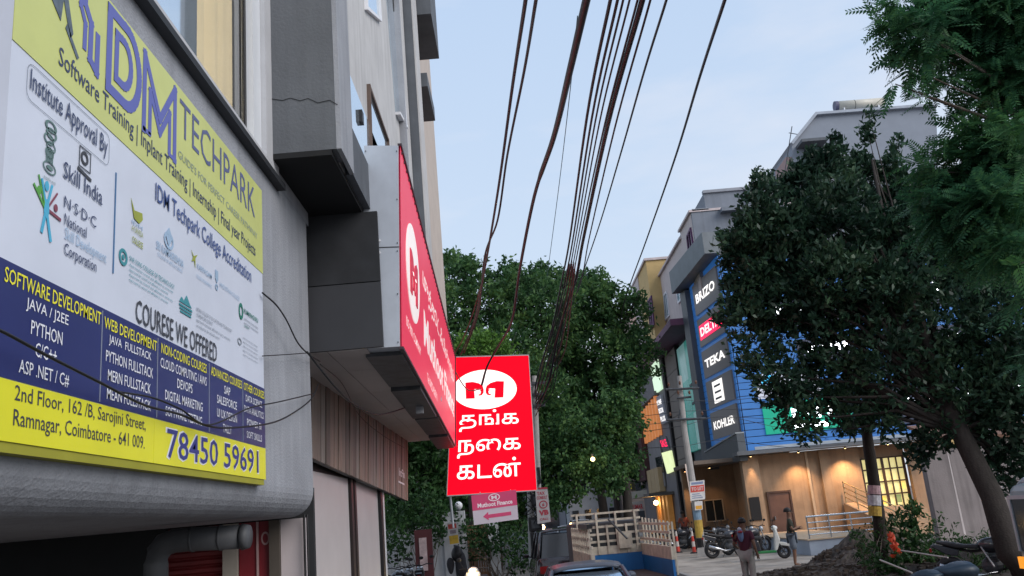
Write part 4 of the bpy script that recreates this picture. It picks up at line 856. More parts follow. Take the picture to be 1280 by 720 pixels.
hi = [c for c in clumps if c[0][2] > 6.0]; lo_ = [c for c in clumps if c[0][2] <= 6.0]
quads_object('crown', np.concatenate([clump_leaves(hi, 290, .19, .085, sub=.2, up=.45, outw=.8), clump_leaves(lo_, 145, .18, .08, sub=.17, up=.3, outw=.8)]), DT, lf_dark)
# slender trunk with pasted papers
ST2 = thing('slender_tree', 'slim dark tree trunk with pasted paper bills rising into the dark crown', 'tree', (8.75, 23, 0))
tp = [np.array((8.78, 23, -.1)), YP(1098, 640, 23), YP(1086, 560, 23), YP(1078, 500, 22.6)]
MB().tube(tp, [.16, .15, .14, .10], 12).build('trunk', bark, ST2, smooth=True)
quads_object('crown', clump_leaves([(YP(1075, 500, 22.5), .7), (YP(1100, 510, 22.5), .5), (YP(1060, 530, 22.5), .3), (YP(1085, 470, 22.5), .8)], 200, .2, .07, sub=.2, up=-.1), ST2, lf_dark)
for k, (y0, y1, cc) in enumerate(((607, 618, (.45, .30, .33)), (619, 632, (.5, .5, .55)), (633, 645, (.45, .30, .06)))):
    a = YP(1094-(645-y1)*.05, y1, 22.84); b = YP(1094-(645-y0)*.05, y0, 22.84); MB().tube([a, b], .158, 12, cap=False).build('paper_bill', M('bill %s' % ('pink', 'white', 'yellow')[k], cc, .8, .35, 14), ST2)
# feathery tree, top right, near
NT = thing('feathery_tree', 'overhanging tree with feathery green fronds filling the top right corner', 'tree', (10.2, 12.5, 0))
def fronds(clumps, n_per_m3, flen=.36):
    "pinnate sprays: rachis with paired leaflets"
    cs, ds = [], []
    for c, r in clumps:
        r = np.array(r, float); n = int(n_per_m3*r[0]*r[1]*r[2]*4.2)+4; u_ = unit(RNG.normal(size=(n, 3)))*(RNG.uniform(.1, 1, (n, 1))**.45)
        cs.append(c+u_*r); ds.append(unit(u_*.5+RNG.normal(size=(n, 3))*.45+np.array([-.35, -.1, -.35])))
    C_ = np.concatenate(cs); D_ = np.concatenate(ds); side = unit(np.cross(D_, np.array([0, 0, 1.])+RNG.normal(size=D_.shape)*.35)); nrm = np.cross(side, D_)
    out_ = []; fl = flen*RNG.uniform(.7, 1.25, (len(C_), 1)); K = 8
    for k in range(K):
        t = (k+1)/K; p = C_+D_*fl*t-np.array([0, 0, .12])*t*t*fl; ll = fl*.30*(1.12-.5*t)
        for s in (-1, 1):
            d = unit(side*s*.85+D_*.55-np.array([0, 0, .18])); w = unit(np.cross(d, nrm)); a = p; b = p+d*ll; m_ = p+d*ll*.45
            out_.append(np.stack([a, m_+w*ll*.2, b, m_-w*ll*.2], 1))
    w = side*.004; out_.append(np.stack([C_-w, C_+w, C_+D_*fl+w-np.array([0, 0, .12])*fl, C_+D_*fl-w-np.array([0, 0, .12])*fl], 1))
    return np.concatenate(out_)
fc = [(1160, 205, 12.3, .22), (1158, 245, 12.2, .2), (1170, 275, 12, .24), (1180, 235, 12.3, .3), (1115, 15, 11.5, 0.25), (1150, 40, 11.5, 0.41), (1139, 85, 11.5, 0.17), (1179, 100, 12, 0.21), (1119, 105, 11.5, 0.08), (1190, 10, 12, 0.51), (1154, 120, 12, 0.13), (1235, 30, 12, 0.51), (1275, 90, 12, 0.51), (1239, 110, 12, 0.33), (1199, 160, 12.5, 0.21), (1229, 190, 12, 0.46), (1179, 215, 12, 0.17), (1199, 255, 12, 0.36), (1250, 180, 12, 0.51), (1240, 260, 11.5, 0.51), (1290, 220, 12, 0.61), (1194, 300, 12, 0.15), (1229, 310, 12, 0.31), (1265, 310, 11, 0.31), (1290, 370, 11, 0.21), (1300, 20, 12, 0.71), (1285, 450, 13, 0.16), (1174, 70, 12.2, 0.21), (1214, 75, 12.4, 0.25)]
fcl = [(YP(x, y, Y), (r, r*1.3, r*.85)) for x, y, Y, r in fc]
m = MB(); tb = np.array((10.2, 12.5, -.1)); tf = np.array((9.9, 12.5, 5.6)); m.tube([tb, (tb+tf)/2+np.array([.1, 0, 0]), tf], [.26, .21, .17], 12)
for c, r in fcl: q1 = tf+(c-tf)*.5+np.array([0, 0, .3]); m.tube([tf, q1, c], [.05, .028, .008], 6)
m.build('trunk', bark2, NT, smooth=True)
quads_object('crown', fronds(fcl, 560, .38), NT, lf_neem)
NL = thing('feathery_tree', 'lighter yellow green feathery bough poking in at the right edge', 'tree', (10.6, 10.2, 0))
fcl = [(YP(x, y, Y), (r, r, r*.7)) for x, y, Y, r in [(1275, 155, 10, .22), (1280, 215, 10, .16), (1275, 330, 10, .12), (1290, 180, 10, .2)]]
m = MB(); m.tube([(10.6, 10.2, -.1), (10.5, 10.2, 3), (10.2, 10.3, 5)], [.14, .12, .08], 10)
for c, r in fcl: m.tube([(10.2, 10.3, 5), (np.array((10.2, 10.3, 5))+c)/2+(0, 0, .4), c], [.03, .02, .006], 5)
m.build('trunk', bark2, NL, smooth=True); quads_object('crown', fronds(fcl, 500, .36), NL, leafmat('light feathery foliage', [(.03, .10, .04), (.06, .17, .06), (.10, .24, .06)]))
def bush(name, label, cat, pts, mat, length=.12, width=.05, per=160, sub=.16, group=None):
    c0 = np.mean([YP(x, y, Y) for x, y, Y, r in pts], 0); T = thing(name, label, cat, (c0[0], c0[1], 0), group)
    cl2 = [(YP(x, y, Y), (r, r, r)) for x, y, Y, r in pts]; m = MB()
    for c, r in cl2:
        for k in range(3): e_ = c+RNG.normal(size=3)*r[0]*.5; m.tube([(c0[0]+.15*RNG.normal(), c0[1]+.1*RNG.normal(), 0), (c+np.array([c0[0], c0[1], 0]))/2+RNG.normal(size=3)*.1, e_], [.018, .012, .004], 5)
    m.build('stems', bark2, T, kind='stuff'); quads_object('foliage', clump_leaves(cl2, per, length, width, sub=sub), T, mat)
GBU = 'wild bushes below the compound wall'
bush('bush', 'leafy bush left of the orange bag in front of the steps', 'bush', [(1085, 690, 22, .3), (1070, 675, 23, .25), (1100, 665, 23, .25), (1095, 710, 21, .35)], lf_bush, group=GBU)
bush('bush', 'bush with broad pale leaves at the foot of the lit end of the compound wall', 'bush', [(1130, 660, 23, .35), (1140, 640, 23.5, .25), (1150, 685, 22, .35), (1125, 690, 22, .3), (1120, 705, 21, .3)], lf_bush, .2, .08, group=GBU)
bush('bush', 'thin twiggy bush against the middle of the compound wall', 'bush', [(1170, 660, 23, .3), (1195, 680, 22, .35), (1185, 700, 21, .4), (1170, 690, 21, .35)], lf_bush, .14, .05, 110, group=GBU)
bush('bush', 'spiky bush between the bikes and the leaning trunk', 'bush', [(1225, 690, 20, .3), (1240, 672, 20.5, .22), (1215, 705, 19, .35), (1250, 700, 19, .35)], lf_bush, .2, .03, 130, group=GBU)
bush('bush', 'dark shrub hanging over the white wall on the left side of the street', 'bush', [(500, 650, 30, .8), (530, 640, 30, .7), (490, 680, 29, .6), (560, 650, 31, .6), (545, 665, 30, .4)], lf_bush, .16, .08, 110)
bush('bush', 'green shrub under the pink arrow sign', 'bush', [(590, 668, 30, .5), (610, 670, 30, .5), (630, 680, 31, .5), (600, 690, 31, .4), (645, 665, 32, .6), (650, 700, 31, .5)], lf_bush, .15, .08, 110)
# ================================================================ POLES AND WIRES
def spline(P, n=10):
    P = [np.array(p, float) for p in P]; P = [2*P[0]-P[1]]+P+[2*P[-1]-P[-2]]; o = []
    for i in range(1, len(P)-2):
        for k in range(n):
            t = k/n; a, b, c, d = P[i-1], P[i], P[i+1], P[i+2]
            o.append(.5*((2*b)+(-a+c)*t+(2*a-5*b+4*c-d)*t*t+(-a+3*b-3*c+d)*t**3))
    o.append(P[-2]); return o
def wire(label, pts, r, mat=None, name='overhead_wire', group='overhead wires above the street', cat='wire', knots=0, Yp=True):
    P = spline([YP(x, y, Y) for x, y, Y in pts], 8)
    r = [q*1.3 for q in r] if hasattr(r, '__len__') else r*1.35
    m = MB().tube(P, r, 6)
    o = m.build(name, mat or cable_m, None, smooth=True, label=label, cat=cat, group=group)
    return o
wire('thickest dark red cable sweeping from the top centre down onto the lit red sign', [(748, -60, 7), (733, 0, 8), (712, 90, 10), (692, 172, 13), (668, 245, 16), (650, 335, 19.5), (640, 400, 21.6), (622, 434, 22.8), (609, 458, 23.25), (602, 482, 23.3)], [.034]*30+[.026]*20+[.024]*23, cable_m)
wire('leftmost black wire of the pair dropping to the top left corner of the lit sign', [(664, -60, 7), (657, 0, 8), (641, 105, 11), (623, 235, 15), (607, 330, 19), (593, 400, 22), (576, 443, 23.3)], .017)
wire('second wire of the left pair with a small green tag', [(680, -60, 7), (670, 0, 8), (655, 90, 11), (634, 195, 14.5), (622, 275, 17), (606, 320, 19), (598, 390, 22), (580, 441, 23.3)], .015)
wire('reddish thin wire twisting beside the left pair above the lit sign', [(608, 318, 19), (603, 350, 20.5), (590, 395, 22), (578, 425, 23), (566, 452, 23.4), (583, 486, 23.35), (602, 486, 23.3)], .011, cable_r)
for k, (lab, xt, xm, r) in enumerate((('left edge wire of the centre bundle', 763, 716, .017), ('paired wire just right of the left edge of the centre bundle', 772, 720, .014), ('third thin wire of the centre bundle', 779, 723, .011), ('fourth thin wire in the middle of the centre bundle', 787, 726, .010), ('thickest wire in the centre bundle', 803, 733, .027), ('thin wire hugging the thick one in the centre bundle', 797, 729, .011), ('outer right thin wire of the centre bundle', 813, 740, .011))):
    e_ = 28; xe = 672+3.2*k
    wire(lab, [(xt+12, -55, 8), (xt, 0, 9), (xt+(xm-xt)*.62, 145+3*k, 13), (xm-4, 300, 20), (xm-14, 352, 22.5), (690+2.4*k, 410, 25), (xe, 470+3*k, e_-.6), (668, 497+3*k, e_)], r)
for k, (dx, g) in enumerate(((0, 0), (7, 1), (13, 2), (18, 3))):
    wire('%s reddish wire of the frayed bundle falling to the twin poles' % ('leftmost', 'second from left', 'third from left', 'rightmost')[k], [(712+dx*.4, 330, 21.5), (704+dx*.5, 372+5*g, 23.5), (688+dx, 420+6*g, 25.5), (678+dx*.7, 455+5*g, 27), (668, 500+8*g, 28)], .011, cable_r)
wire('black wire crossing the sky right of the bundle, ending in the tree top', [(845, -45, 9), (833, 0, 10), (805, 90, 13), (775, 195, 18), (748, 285, 25), (722, 360, 32)], .014)
wire('lone black wire at the far right of the sky running down to the cream building', [(920, -45, 9), (906, 0, 10), (875, 95, 14), (843, 200, 20), (808, 300, 30), (782, 372, 40), (775, 405, 44)], .019)
wire('very thin pale wire between the thick cable and the bundle', [(722, 20, 12), (713, 110, 16), (699, 230, 22), (684, 345, 30)], .007, M('thin blue wire', (.12, .2, .24), .5))
ORD = ('topmost', 'second from the top', 'third from the top', 'lowest', 'fourth from the top')
for i, (y0, y1, x0) in enumerate(((508, 498, 700), (520, 512, 730), (528, 524, 700), (552, 556, 690), (543, 530, 720))):
    wire('%s thin grey wire from the street trees to the utility pole' % ORD[i], [(x0, y0, 44), (780, (y0+y1)/2+6, 41), (855, y1+2, 37)], .009, steel_dk)
    wire('%s thin dark wire from the utility pole to the dark tree' % ORD[i], [(855, y1+2, 37), (905, y1+3-3*i, 37), (985, y1-6+3*i, 36), (1060, y1-16+5*i, 34)], .008, steel_dk)
# wires in front of the billboard
def wallwire(label, pts, r): return MB().tube(spline([XP(x, y, X) for x, y, X in pts], 8), r, 6).build('service_cable', blackm, None, smooth=True, label=label, cat='cable', group='loose black cables on the left facade')
wallwire('sagging black cable drawn across the blue band of the billboard', [(-30, 405, -2.05), (0, 413, -2.05), (60, 445, -2.05), (125, 478, -2.05), (180, 506, -2.06), (225, 518, -2.07), (262, 533, -2.08), (300, 534, -2.08), (345, 527, -2.1), (376, 510, -2.1), (391, 496, -2.12), (398, 480, -2.2)], .0075)
wallwire('second black cable leaving the billboard just above the sagging one', [(150, 490, -2.06), (190, 497, -2.07), (225, 511, -2.06), (262, 531, -2.06), (312, 510, -2.1), (350, 502, -2.1), (392, 492, -2.12)], .006)
wallwire('short black cable looping down from the upper edge of the billboard', [(328, 366, -2.12), (345, 381, -2.1), (358, 400, -2.1), (372, 428, -2.1), (386, 443, -2.12), (400, 452, -2.2)], .008)
wallwire('thin straight cable running level beside the billboard', [(328, 445, -2.12), (360, 443, -2.1), (388, 441, -2.1)], .005)
MB().tube(spline([XP(x, y, X) for x, y, X in ((384, 440, -2.0), (405, 467, -1.95), (425, 490, -1.9), (447, 508, -1.9), (470, 518, -1.85), (490, 515, -1.8), (508, 509, -1.78))], 8), .011, 6).build('service_cable', blackm, None, smooth=True, label='thick black cable sagging below the pale soffit to the red fascia', cat='cable', group='loose black cables on the left facade')
MB().tube(spline([XP(x, y, X) for x, y, X in ((400, 455, -2.1), (428, 480, -2.3), (450, 520, -2.5), (480, 545, -2.5), (506, 560, -2.5))], 8), .006, 6).build('service_cable', blackm, None, smooth=True, label='thin dark cable hanging across the wooden pelmet', cat='cable', group='loose black cables on the left facade')
# left pair of poles with boxes
conc = M('pole concrete', (.38, .37, .36), .85, .15, 4, .2)
EP = thing('electric_pole_pair', 'twin concrete electric poles with black switch boxes right of the arrow sign', 'pole', (.3, 28, 0))
for k, (xt, xb) in enumerate(((661, 666), (671, 676))):
    MB().tube([YP(xt-3, 470, 28), YP(xt, 560, 28), YP(xb, 720, 28), YP(xb+1.5, 740, 28)], [.085, .095, .11, .11], 12).build('pole', conc, EP)
for k, (x, y, w, h) in enumerate(((668, 595, .38, .5), (671, 625, .34, .35), (669, 655, .40, .42), (672, 675, .42, .5))):
    p = YP(x, y, 27.85); b = MB().box(p[0]-w/2, p[0]+w/2, 27.7, 27.9, p[2]-h/2, p[2]+h/2).build('switch_box', blackm, EP, bevel=.02)
    MB().box(p[0]-w*.3, p[0]+w*.3, 27.68, 27.699, p[2]-h*.3, p[2]+h*.3).build('box_lid', steel_dk, b)
for k in range(3): p = YP(666, 480+14*k, 28); MB().box(p[0]-.5, p[0]+.4, 27.86, 27.94, p[2]-.04, p[2]+.04).build('cross_arm', steel_dk, EP)
m = MB()
for k in range(14):
    a = YP(663+k, 600+5*k, 27.75); P = [a+RNG.normal(size=3)*(.22, .06, .25) for _ in range(4)]; m.tube(spline(P, 4), .012, 4)
m.build('tangled_wire', blackm, EP, kind='stuff')
VB = thing('service_signboard', 'narrow white and red tax service signboard fixed beside the twin poles', 'signboard', tuple(YP(680, 655, 27.6)))
q = Qf(YP(672, 655, 27.6), YP(688.5, 652, 27.6), YP(684.5, 611, 27.6), YP(669, 612, 27.6)); MB().box(0, 1, 0, 1, -.05, 0, q).build('board', M('board white', (.55, .52, .52), .6, .06), VB)
rp_ = M('signboard red print', (.50, .06, .09), .6)
for t in (('TAX', .12, .75, .83, .93, .006, .03), ('CONSULT', .08, .92, .70, .80, .006, .03), ('VB', .15, .9, .22, .38, .006, .06), ('CALL', .2, .85, .08, .15, .006, .02)): MB().text(q, *t).build('lettering', rp_, VB)
MB().ring(q, .55, .54, .33, .12, .25, .09, .002, .008, 20).build('round_mark', rp_, VB); MB().text(q, '6', .46, .64, .49, .59, .006, .03).build('lettering', rp_, VB)
MB().box(0, 1, 1.0, 1.05, -.05, .01, q).build('top_edge', rp_, VB)
SP_ = thing('bill_pole', 'thin pole under the red sign with small red and yellow poster and dark bags', 'pole', tuple(ZP(573, 735)))
YS = 25
MB().tube([YP(562, 618, YS), YP(566, 655, YS), YP(573, 735, YS)], .03, 8).build('pole', steel_dk, SP_)
q = Qf(YP(562, 682, YS-.1), YP(574.5, 680, YS-.1), YP(571, 652, YS-.1), YP(558.5, 654, YS-.1)); MB().box(0, 1, 0, 1, -.02, 0, q).build('poster', paper, SP_)
MB().box(.05, .95, .05, .42, .001, .004, q).build('poster_block', M('poster yellow', (.7, .45, .05), .6, .25, 9), SP_); MB().box(.08, .9, .72, .93, .001, .004, q).build('poster_block', M('poster red', (.6, .1, .08), .6, .25, 9), SP_); MB().box(.2, .8, .5, .66, .001, .004, q).build('poster_block', M('poster grey', (.3, .25, .28), .6, .25, 9), SP_)
def blob(name, mat, par, c, r, seed, **k):
    m = MB().ball(c, r, 14, 10); v = np.array(m.v); cc = np.array(c); d = v-cc
    f_ = 1+.18*np.sin(d[:, :1]*9+seed)+.14*np.sin(d[:, 2:]*13+seed*2)+.1*np.sin(d[:, 1:2]*17+seed); m.v = [tuple(q_) for q_ in cc+d*f_]; return m.build(name, mat, par, smooth=True, **k)
blob('hanging_bag', blackm, SP_, YP(571, 692, YS), (.13, .1, .2), 1); blob('hanging_bag', M('dark cloth', (.03, .03, .035), .9), SP_, YP(577, 705, YS), (.14, .1, .25), 2); blob('hanging_bag', MC['dark cloth'], SP_, YP(564, 708, YS), (.1, .1, .2), 3)
# right utility pole
RP = thing('utility_pole', 'leaning concrete utility pole with cross arms and pasted bills by the parked bikes', 'pole', tuple(YP(878, 693, 36.5)))
YQ = 36.5
MB().tube([YP(849, 470, YQ), YP(856, 540, YQ), YP(868, 620, YQ), YP(878.5, 694, YQ)], [.10, .12, .15, .17], 12).build('pole', M('pale pole concrete', (.33, .32, .31), .85, .12, 4), RP)
MB().tube([YP(872.5, 650, YQ), YP(875, 672, YQ)], .168, 12).build('yellow_band', M('worn yellow band', (.45, .30, .06), .8, .3, 6), RP); MB().tube([YP(870.8, 638, YQ), YP(872.3, 649.5, YQ)], .164, 12).build('blue_band', M('worn blue band', (.2, .3, .4), .8, .3, 6), RP); MB().tube([YP(875.1, 672.5, YQ), YP(877, 684, YQ)], .17, 12).build('dark_band', blackm, RP)
MB().hexa([YP(872, 697, YQ-.2), YP(884, 696, YQ-.2), YP(882.5, 684, YQ-.2), YP(871.5, 685, YQ-.2)], [YP(872, 697, YQ+.3), YP(884, 696, YQ+.3), YP(882.5, 684, YQ+.3), YP(871.5, 685, YQ+.3)]).build('footing', conc, RP)
for x0, x1, y in ((832, 874, 486), (846, 864, 497), (833, 882, 524)): MB().tube([YP(x0, y+1, YQ-.2), YP(x1, y-1, YQ-.2)], .05, 6).build('cross_arm', steel_dk, RP)
for x, y in ((836, 483), (850, 481), (870, 480), (848, 493), (862, 493), (838, 520), (878, 519)): p = YP(x, y, YQ-.2); MB().tube([p, p+(0, 0, .09), p+(0, 0, .16)], [.03, .055, .025], 8).build('insulator', M('brown insulator', (.12, .06, .04), .3), RP)
MB().tube([YP(846, 488, YQ), YP(853, 500, YQ), YP(848, 523, YQ)], .03, 5).build('brace', steel_dk, RP)
q = Qf(YP(863, 626, YQ-.25), YP(881.5, 624, YQ-.25), YP(880.5, 600, YQ-.25), YP(862, 602, YQ-.25)); MB().box(0, 1, 0, 1, -.02, 0, q).build('bill', paper, RP)
MB().box(.04, .96, .42, .76, .001, .005, q).build('bill_red_band', M('bill red', (.6, .08, .06), .6, .15, 9), RP); MB().text(q, 'TO LET', .1, .9, .5, .68, .008, .02).build('lettering', paper, RP)
for k in range(3): MB().box(.12, .85-.1*k, .1+.1*k, .14+.1*k, .001, .004, q).build('bill_line', M('bill blue grey', (.2, .25, .4), .6), RP)
MB().box(.1, .9, .82, .94, .001, .004, q).build('bill_line', MC['bill blue grey'], RP)
q = Qf(YP(869, 638, YQ-.25), YP(878.5, 637, YQ-.25), YP(878, 626, YQ-.25), YP(868, 627, YQ-.25)); MB().box(0, 1, 0, 1, -.02, 0, q).build('bill', paper, RP); MB().box(.1, .9, .1, .5, .001, .004, q).build('bill_block', M('bill orange', (.7, .35, .05), .6), RP)
WS_ = thing('white_strip_sign', 'pale upright banner strip glowing behind the utility pole', 'banner', (7.3, 40, 0))
q = Qf(YP(864, 628, 40), YP(868, 628, 40), YP(862, 580, 40), YP(856, 580, 40)); MB().box(0, 1, 0, 1, -.04, 0, q).build('banner', M('pale banner', (.6, .5, .45), .6, .1, emit=.12), WS_); MB().tube([YP(864, 628, 40.1), YP(872, 684, 40.1)], .03, 6).build('pole', steel_dk, WS_)
# ================================================================ FAR BACKGROUND
def block(label, px0, px1, py, Y, col, dep=12, rows_=3, cols_=4, lit=.0, group='far buildings at the end of the lane'):
    x0, z1 = yz(px0, py, Y); x1, _ = yz(px1, py, Y); T = thing('far_building', label, 'building', ((x0+x1)/2, Y, 0), group)
    MB().box(x0, x1, Y, Y+dep, 0, z1).build('wall', M('far wall %.2f' % col[0], col, .85, .15, .4), T); MB().box(x0-.2, x1+.2, Y-.25, Y+dep, z1+.01, z1+.35).build('roof', M('far roof', (.1, .1, .11), .8), T)
    for r_ in range(rows_):
        for c_ in range(cols_):
            w = (x1-x0)/cols_; h = z1/rows_; MB().box(x0+w*(c_+.25), x0+w*(c_+.75), Y-.06, Y-.01, h*(r_+.35), h*(r_+.8)).build('window', glass_dk if RNG.random() > lit else M('lit far window', (.8, .7, .4), .5, emit=.8, ecol=(1, .8, .45)), T)
block('dark blue grey building at the end of the lane under the trees', 690, 790, 596, 95, (.10, .125, .16))
block('pale small house glimpsed through the central foliage', 700, 760, 520, 88, (.35, .36, .38), rows_=4)
block('dim tall house behind the trees left of the sign', 486, 575, 575, 52, (.14, .14, .15), rows_=4)
block('grey block behind the left street trees', 560, 690, 470, 75, (.22, .24, .28), rows_=5)
block('brownish block beside the cream building far down the lane', 770, 830, 560, 86, (.18, .15, .14))
LW = thing('boundary_wall', 'whitewashed boundary wall on the left with brown gate and poster boards', 'wall', (-3.4, 31, 0))
ww = M('whitewash', (.50, .52, .55), .85, .12, 1.2, streak=.3)
def wx(px, Y=31): return float(YP(px, 690, Y)[0])
MB().box(-9, wx(583), 31, 31.25, 0, 2.1).build('wall', ww, LW); MB().box(wx(612), wx(625), 31, 31.25, 0, 2.35).build('gate_pillar', ww, LW); MB().box(wx(556), wx(584), 30.9, 31.3, 0, 2.5).build('gate_pillar', ww, LW)
gt = thing('brown_gate', 'brown wooden gate between white pillars below the arrow sign', 'gate', (wx(598), 31.1, 0))
n9 = 9
for k in range(n9): MB().box(wx(585)+(wx(612)-wx(585))*k/n9+.01, wx(585)+(wx(612)-wx(585))*(k+1)/n9-.01, 31.08, 31.13, .05, 2.0).build('plank', M('gate brown', (.19, .10, .055), .6, .3, 3), gt)
MB().box(wx(585), wx(612), 31.14, 31.18, .3, .45).build('rail', MC['gate brown'], gt); MB().box(wx(585), wx(612), 31.14, 31.18, 1.6, 1.75).build('rail', MC['gate brown'], gt)
BRD = thing('maroon_board', 'dark maroon upright board with a pale poster on the whitewashed wall', 'board', (wx(530, 29), 29, 0))
MB().box(wx(519, 29), wx(541, 29), 29, 29.1, 0, 2.0).build('board', M('maroon board', (.08, .02, .025), .6), BRD); MB().box(wx(524.5, 29), wx(534, 29), 28.96, 28.995, .75, 1.75).build('poster', M('pink white poster', (.45, .35, .36), .7, .35, 7), BRD)
lb2 = thing('gate_lamp', 'unlit white globe lamp on the gate pillar', 'lamp', (wx(577), 30.9, 2.5)); MB().ball((wx(577), 31, 2.68), .14, 12, 8).build('globe', white_p, lb2); MB().tube([(wx(577), 31, 2.5), (wx(577), 31, 2.58)], .06, 8).build('base', steel_dk, lb2)
# ================================================================ VEHICLES
def wheel(par, c, R_, w, axis='y', tyre=rubber, rim=None):
    m = MB().torus(c, R_-w*.5, w*.5, 'y', 28, 10); t = m.build('tyre', tyre, par, smooth=True)
    rm = MB(); c = np.array(c, float); rm.torus(c, R_-w*1.05, .012, 'y', 28, 6)
    for k in range(5):
        a = 2*math.pi*k/5; rm.tube([c, c+np.array([math.cos(a), 0, math.sin(a)])*(R_-w)], .014, 5)
    rm.tube([c-(0, .05, 0), c+(0, .05, 0)], .04, 8); rm.build('rim', rim or steel_dk, t); return t
def motorcycle(label, group, body, seatc=None):
    T = thing('motorcycle', label, 'motorcycle', (0, 0, 0), group)
    wheel(T, (.66, 0, .31), .31, .11); wheel(T, (-.66, 0, .31), .31, .13)
    m = MB(); m.tube([(.66, .08, .31), (.50, .08, .78), (.44, .07, .95)], .022, 8); m.tube([(.66, -.08, .31), (.50, -.08, .78), (.44, -.07, .95)], .022, 8); m.build('fork', chrome, T)
    m = MB(); m.tube([(.46, 0, .85), (.2, 0, .72), (-.25, 0, .7), (-.75, 0, .82)], .028, 8); m.tube([(.46, 0, .8), (.3, 0, .35), (-.1, 0, .26), (-.66, 0, .31)], .026, 8); m.build('frame', blackm, T)
    b = MB().ball((.16, 0, .80), (.30, .14, .155), 16, 10); b.build('fuel_tank', body, T, smooth=True)
    MB().poly([(-.1, .74), (-.1, .83), (-.35, .84), (-.6, .9), (-.86, .94), (-.84, .88), (-.5, .78)], -.12, .12, Fr((0, 0, 0), (1, 0, 0), (0, 0, 1), (0, -1, 0))).build('seat', seatc or M('seat vinyl', (.025, .025, .028), .6), T, bevel=.03)
    MB().poly([(-.45, .74), (-.9, .88), (-.98, .84), (-.7, .66), (-.5, .62)], -.09, .09, Fr((0, 0, 0), (1, 0, 0), (0, 0, 1), (0, -1, 0))).build('tail_panel', body, T, bevel=.02)
    m = MB(); m.ball((.08, 0, .42), (.2, .13, .17), 12, 8)
    for k in range(5): m.box(-.02, .22, -.12, .12, .5+.035*k, .515+.035*k)
    m.build('engine', steel_dk, T)
    MB().tube([(.15, -.14, .3), (-.2, -.17, .25), (-.45, -.19, .34), (-.85, -.2, .46)], [.02, .03, .05, .055], 10).build('exhaust', chrome, T, smooth=True)
    h = MB(); h.tube([(.40, .38, 1.02), (.42, .2, 1.04), (.44, 0, .98), (.42, -.2, 1.04), (.40, -.38, 1.02)], .015, 8); hb = h.build('handlebar', blackm, T)
    for s in (-1, 1):
        MB().tube([(.41, s*.26, 1.04), (.44, s*.34, 1.2)], .007, 5).ball((.44, s*.36, 1.23), (.02, .07, .045), 10, 6).build('mirror', blackm, T)
    MB().ball((.56, 0, .90), (.08, .1, .1), 14, 10).build('headlight', steel, T, smooth=True)
    m = MB()
    for i in range(9):
        a = math.radians(20+16*i); a2 = math.radians(36+16*i)
        for (q1, q2) in ((a, a2),): m.quad((.66+.34*math.cos(q1), -.07, .31+.34*math.sin(q1)), (.66+.34*math.cos(q2), -.07, .31+.34*math.sin(q2)), (.66+.34*math.cos(q2), .07, .31+.34*math.sin(q2)), (.66+.34*math.cos(q1), .07, .31+.34*math.sin(q1)))
    m.build('mudguard', body, T); MB().box(-1.0, -.96, -.04, .04, .72, .8).build('tail_light', M('red lens', (.3, .01, .01), .3), T)
    m = MB(); m.tube([(-.05, .1, .3), (-.12, .26, .02)], .012, 5); m.build('side_stand', blackm, T)
    return T
def scooter(label, group, body, accent=None, lit=False):
    T = thing('scooter', label, 'scooter', (0, 0, 0), group); FS_ = Fr((0, 0, 0), (1, 0, 0), (0, 0, 1), (0, -1, 0))
    wheel(T, (.62, 0, .23), .23, .10); wheel(T, (-.58, 0, .23), .23, .10)
    MB().poly([(.30, .26), (.40, .30), (.54, .62), (.46, 1.0), (.38, 1.0), (.34, .6)], -.17, .17, FS_).build('front_apron', accent or body, T, bevel=.04)
    MB().box(-.25, .36, -.16, .16, .22, .30).build('floorboard', body, T, bevel=.02)
    MB().poly([(-.12, .28), (-.18, .66), (-.5, .72), (-.9, .76), (-.92, .62), (-.78, .42), (-.4, .28)], -.15, .15, FS_).build('side_panel', body if not accent else m_dark, T, bevel=.05)
    MB().poly([(-.06, .68), (-.1, .78), (-.5, .80), (-.86, .86), (-.86, .77), (-.5, .72), (-.18, .665)], -.13, .13, FS_).build('seat', M('seat vinyl', (.02,)*3), T, bevel=.03)
    m = MB(); m.tube([(.62, .07, .23), (.5, .07, .5), (.42, 0, .9), (.38, 0, 1.04)], .02, 6); m.tube([(.62, -.07, .23), (.5, -.07, .5)], .02, 6); m.build('fork', steel_dk, T)
    MB().poly([(.42, .46), (.86, .38), (.84, .46), (.66, .54), (.5, .56)], -.07, .07, FS_).build('mudguard', accent or body, T, bevel=.02)
    MB().tube([(.30, .34, 1.06), (.34, .18, 1.07), (.38, 0, 1.03), (.34, -.18, 1.07), (.30, -.34, 1.06)], .016, 8).build('handlebar', blackm, T)
    MB().ball((.40, 0, 1.02), (.1, .13, .09), 12, 8).build('head_cowl', accent or body, T, smooth=True)
    MB().ball((.475, 0, 1.02), (.04, .075, .06), 12, 8).build('headlight', glow_w if lit else white_p, T)
    for s in (-1, 1): MB().tube([(.34, s*.22, 1.07), (.36, s*.3, 1.24)], .007, 5).ball((.36, s*.32, 1.28), (.02, .06, .05), 10, 6).build('mirror', blackm, T)
    MB().tube([(-.3, -.17, .2), (-.75, -.19, .3)], .04, 8).build('exhaust', steel_dk, T); MB().box(-.95, -.91, -.07, .07, .6, .68).build('tail_light', M('red lens', (.3,)*3), T)
    return T
def put(o, px, py, Y, deg, z=0):
    p = YP(px, py, Y); o.location = (p[0], Y, z); o.rotation_euler = (0, 0, math.radians(deg))
GM = 'motorbikes parked along the showroom forecourt'
m_dark = M('bike dark paint', (.03, .032, .04), .3, coat=.5); m_red = M('bike maroon paint', (.14, .015, .02), .3, coat=.5); m_grey = M('bike grey paint', (.2, .2, .22), .3, coat=.5)
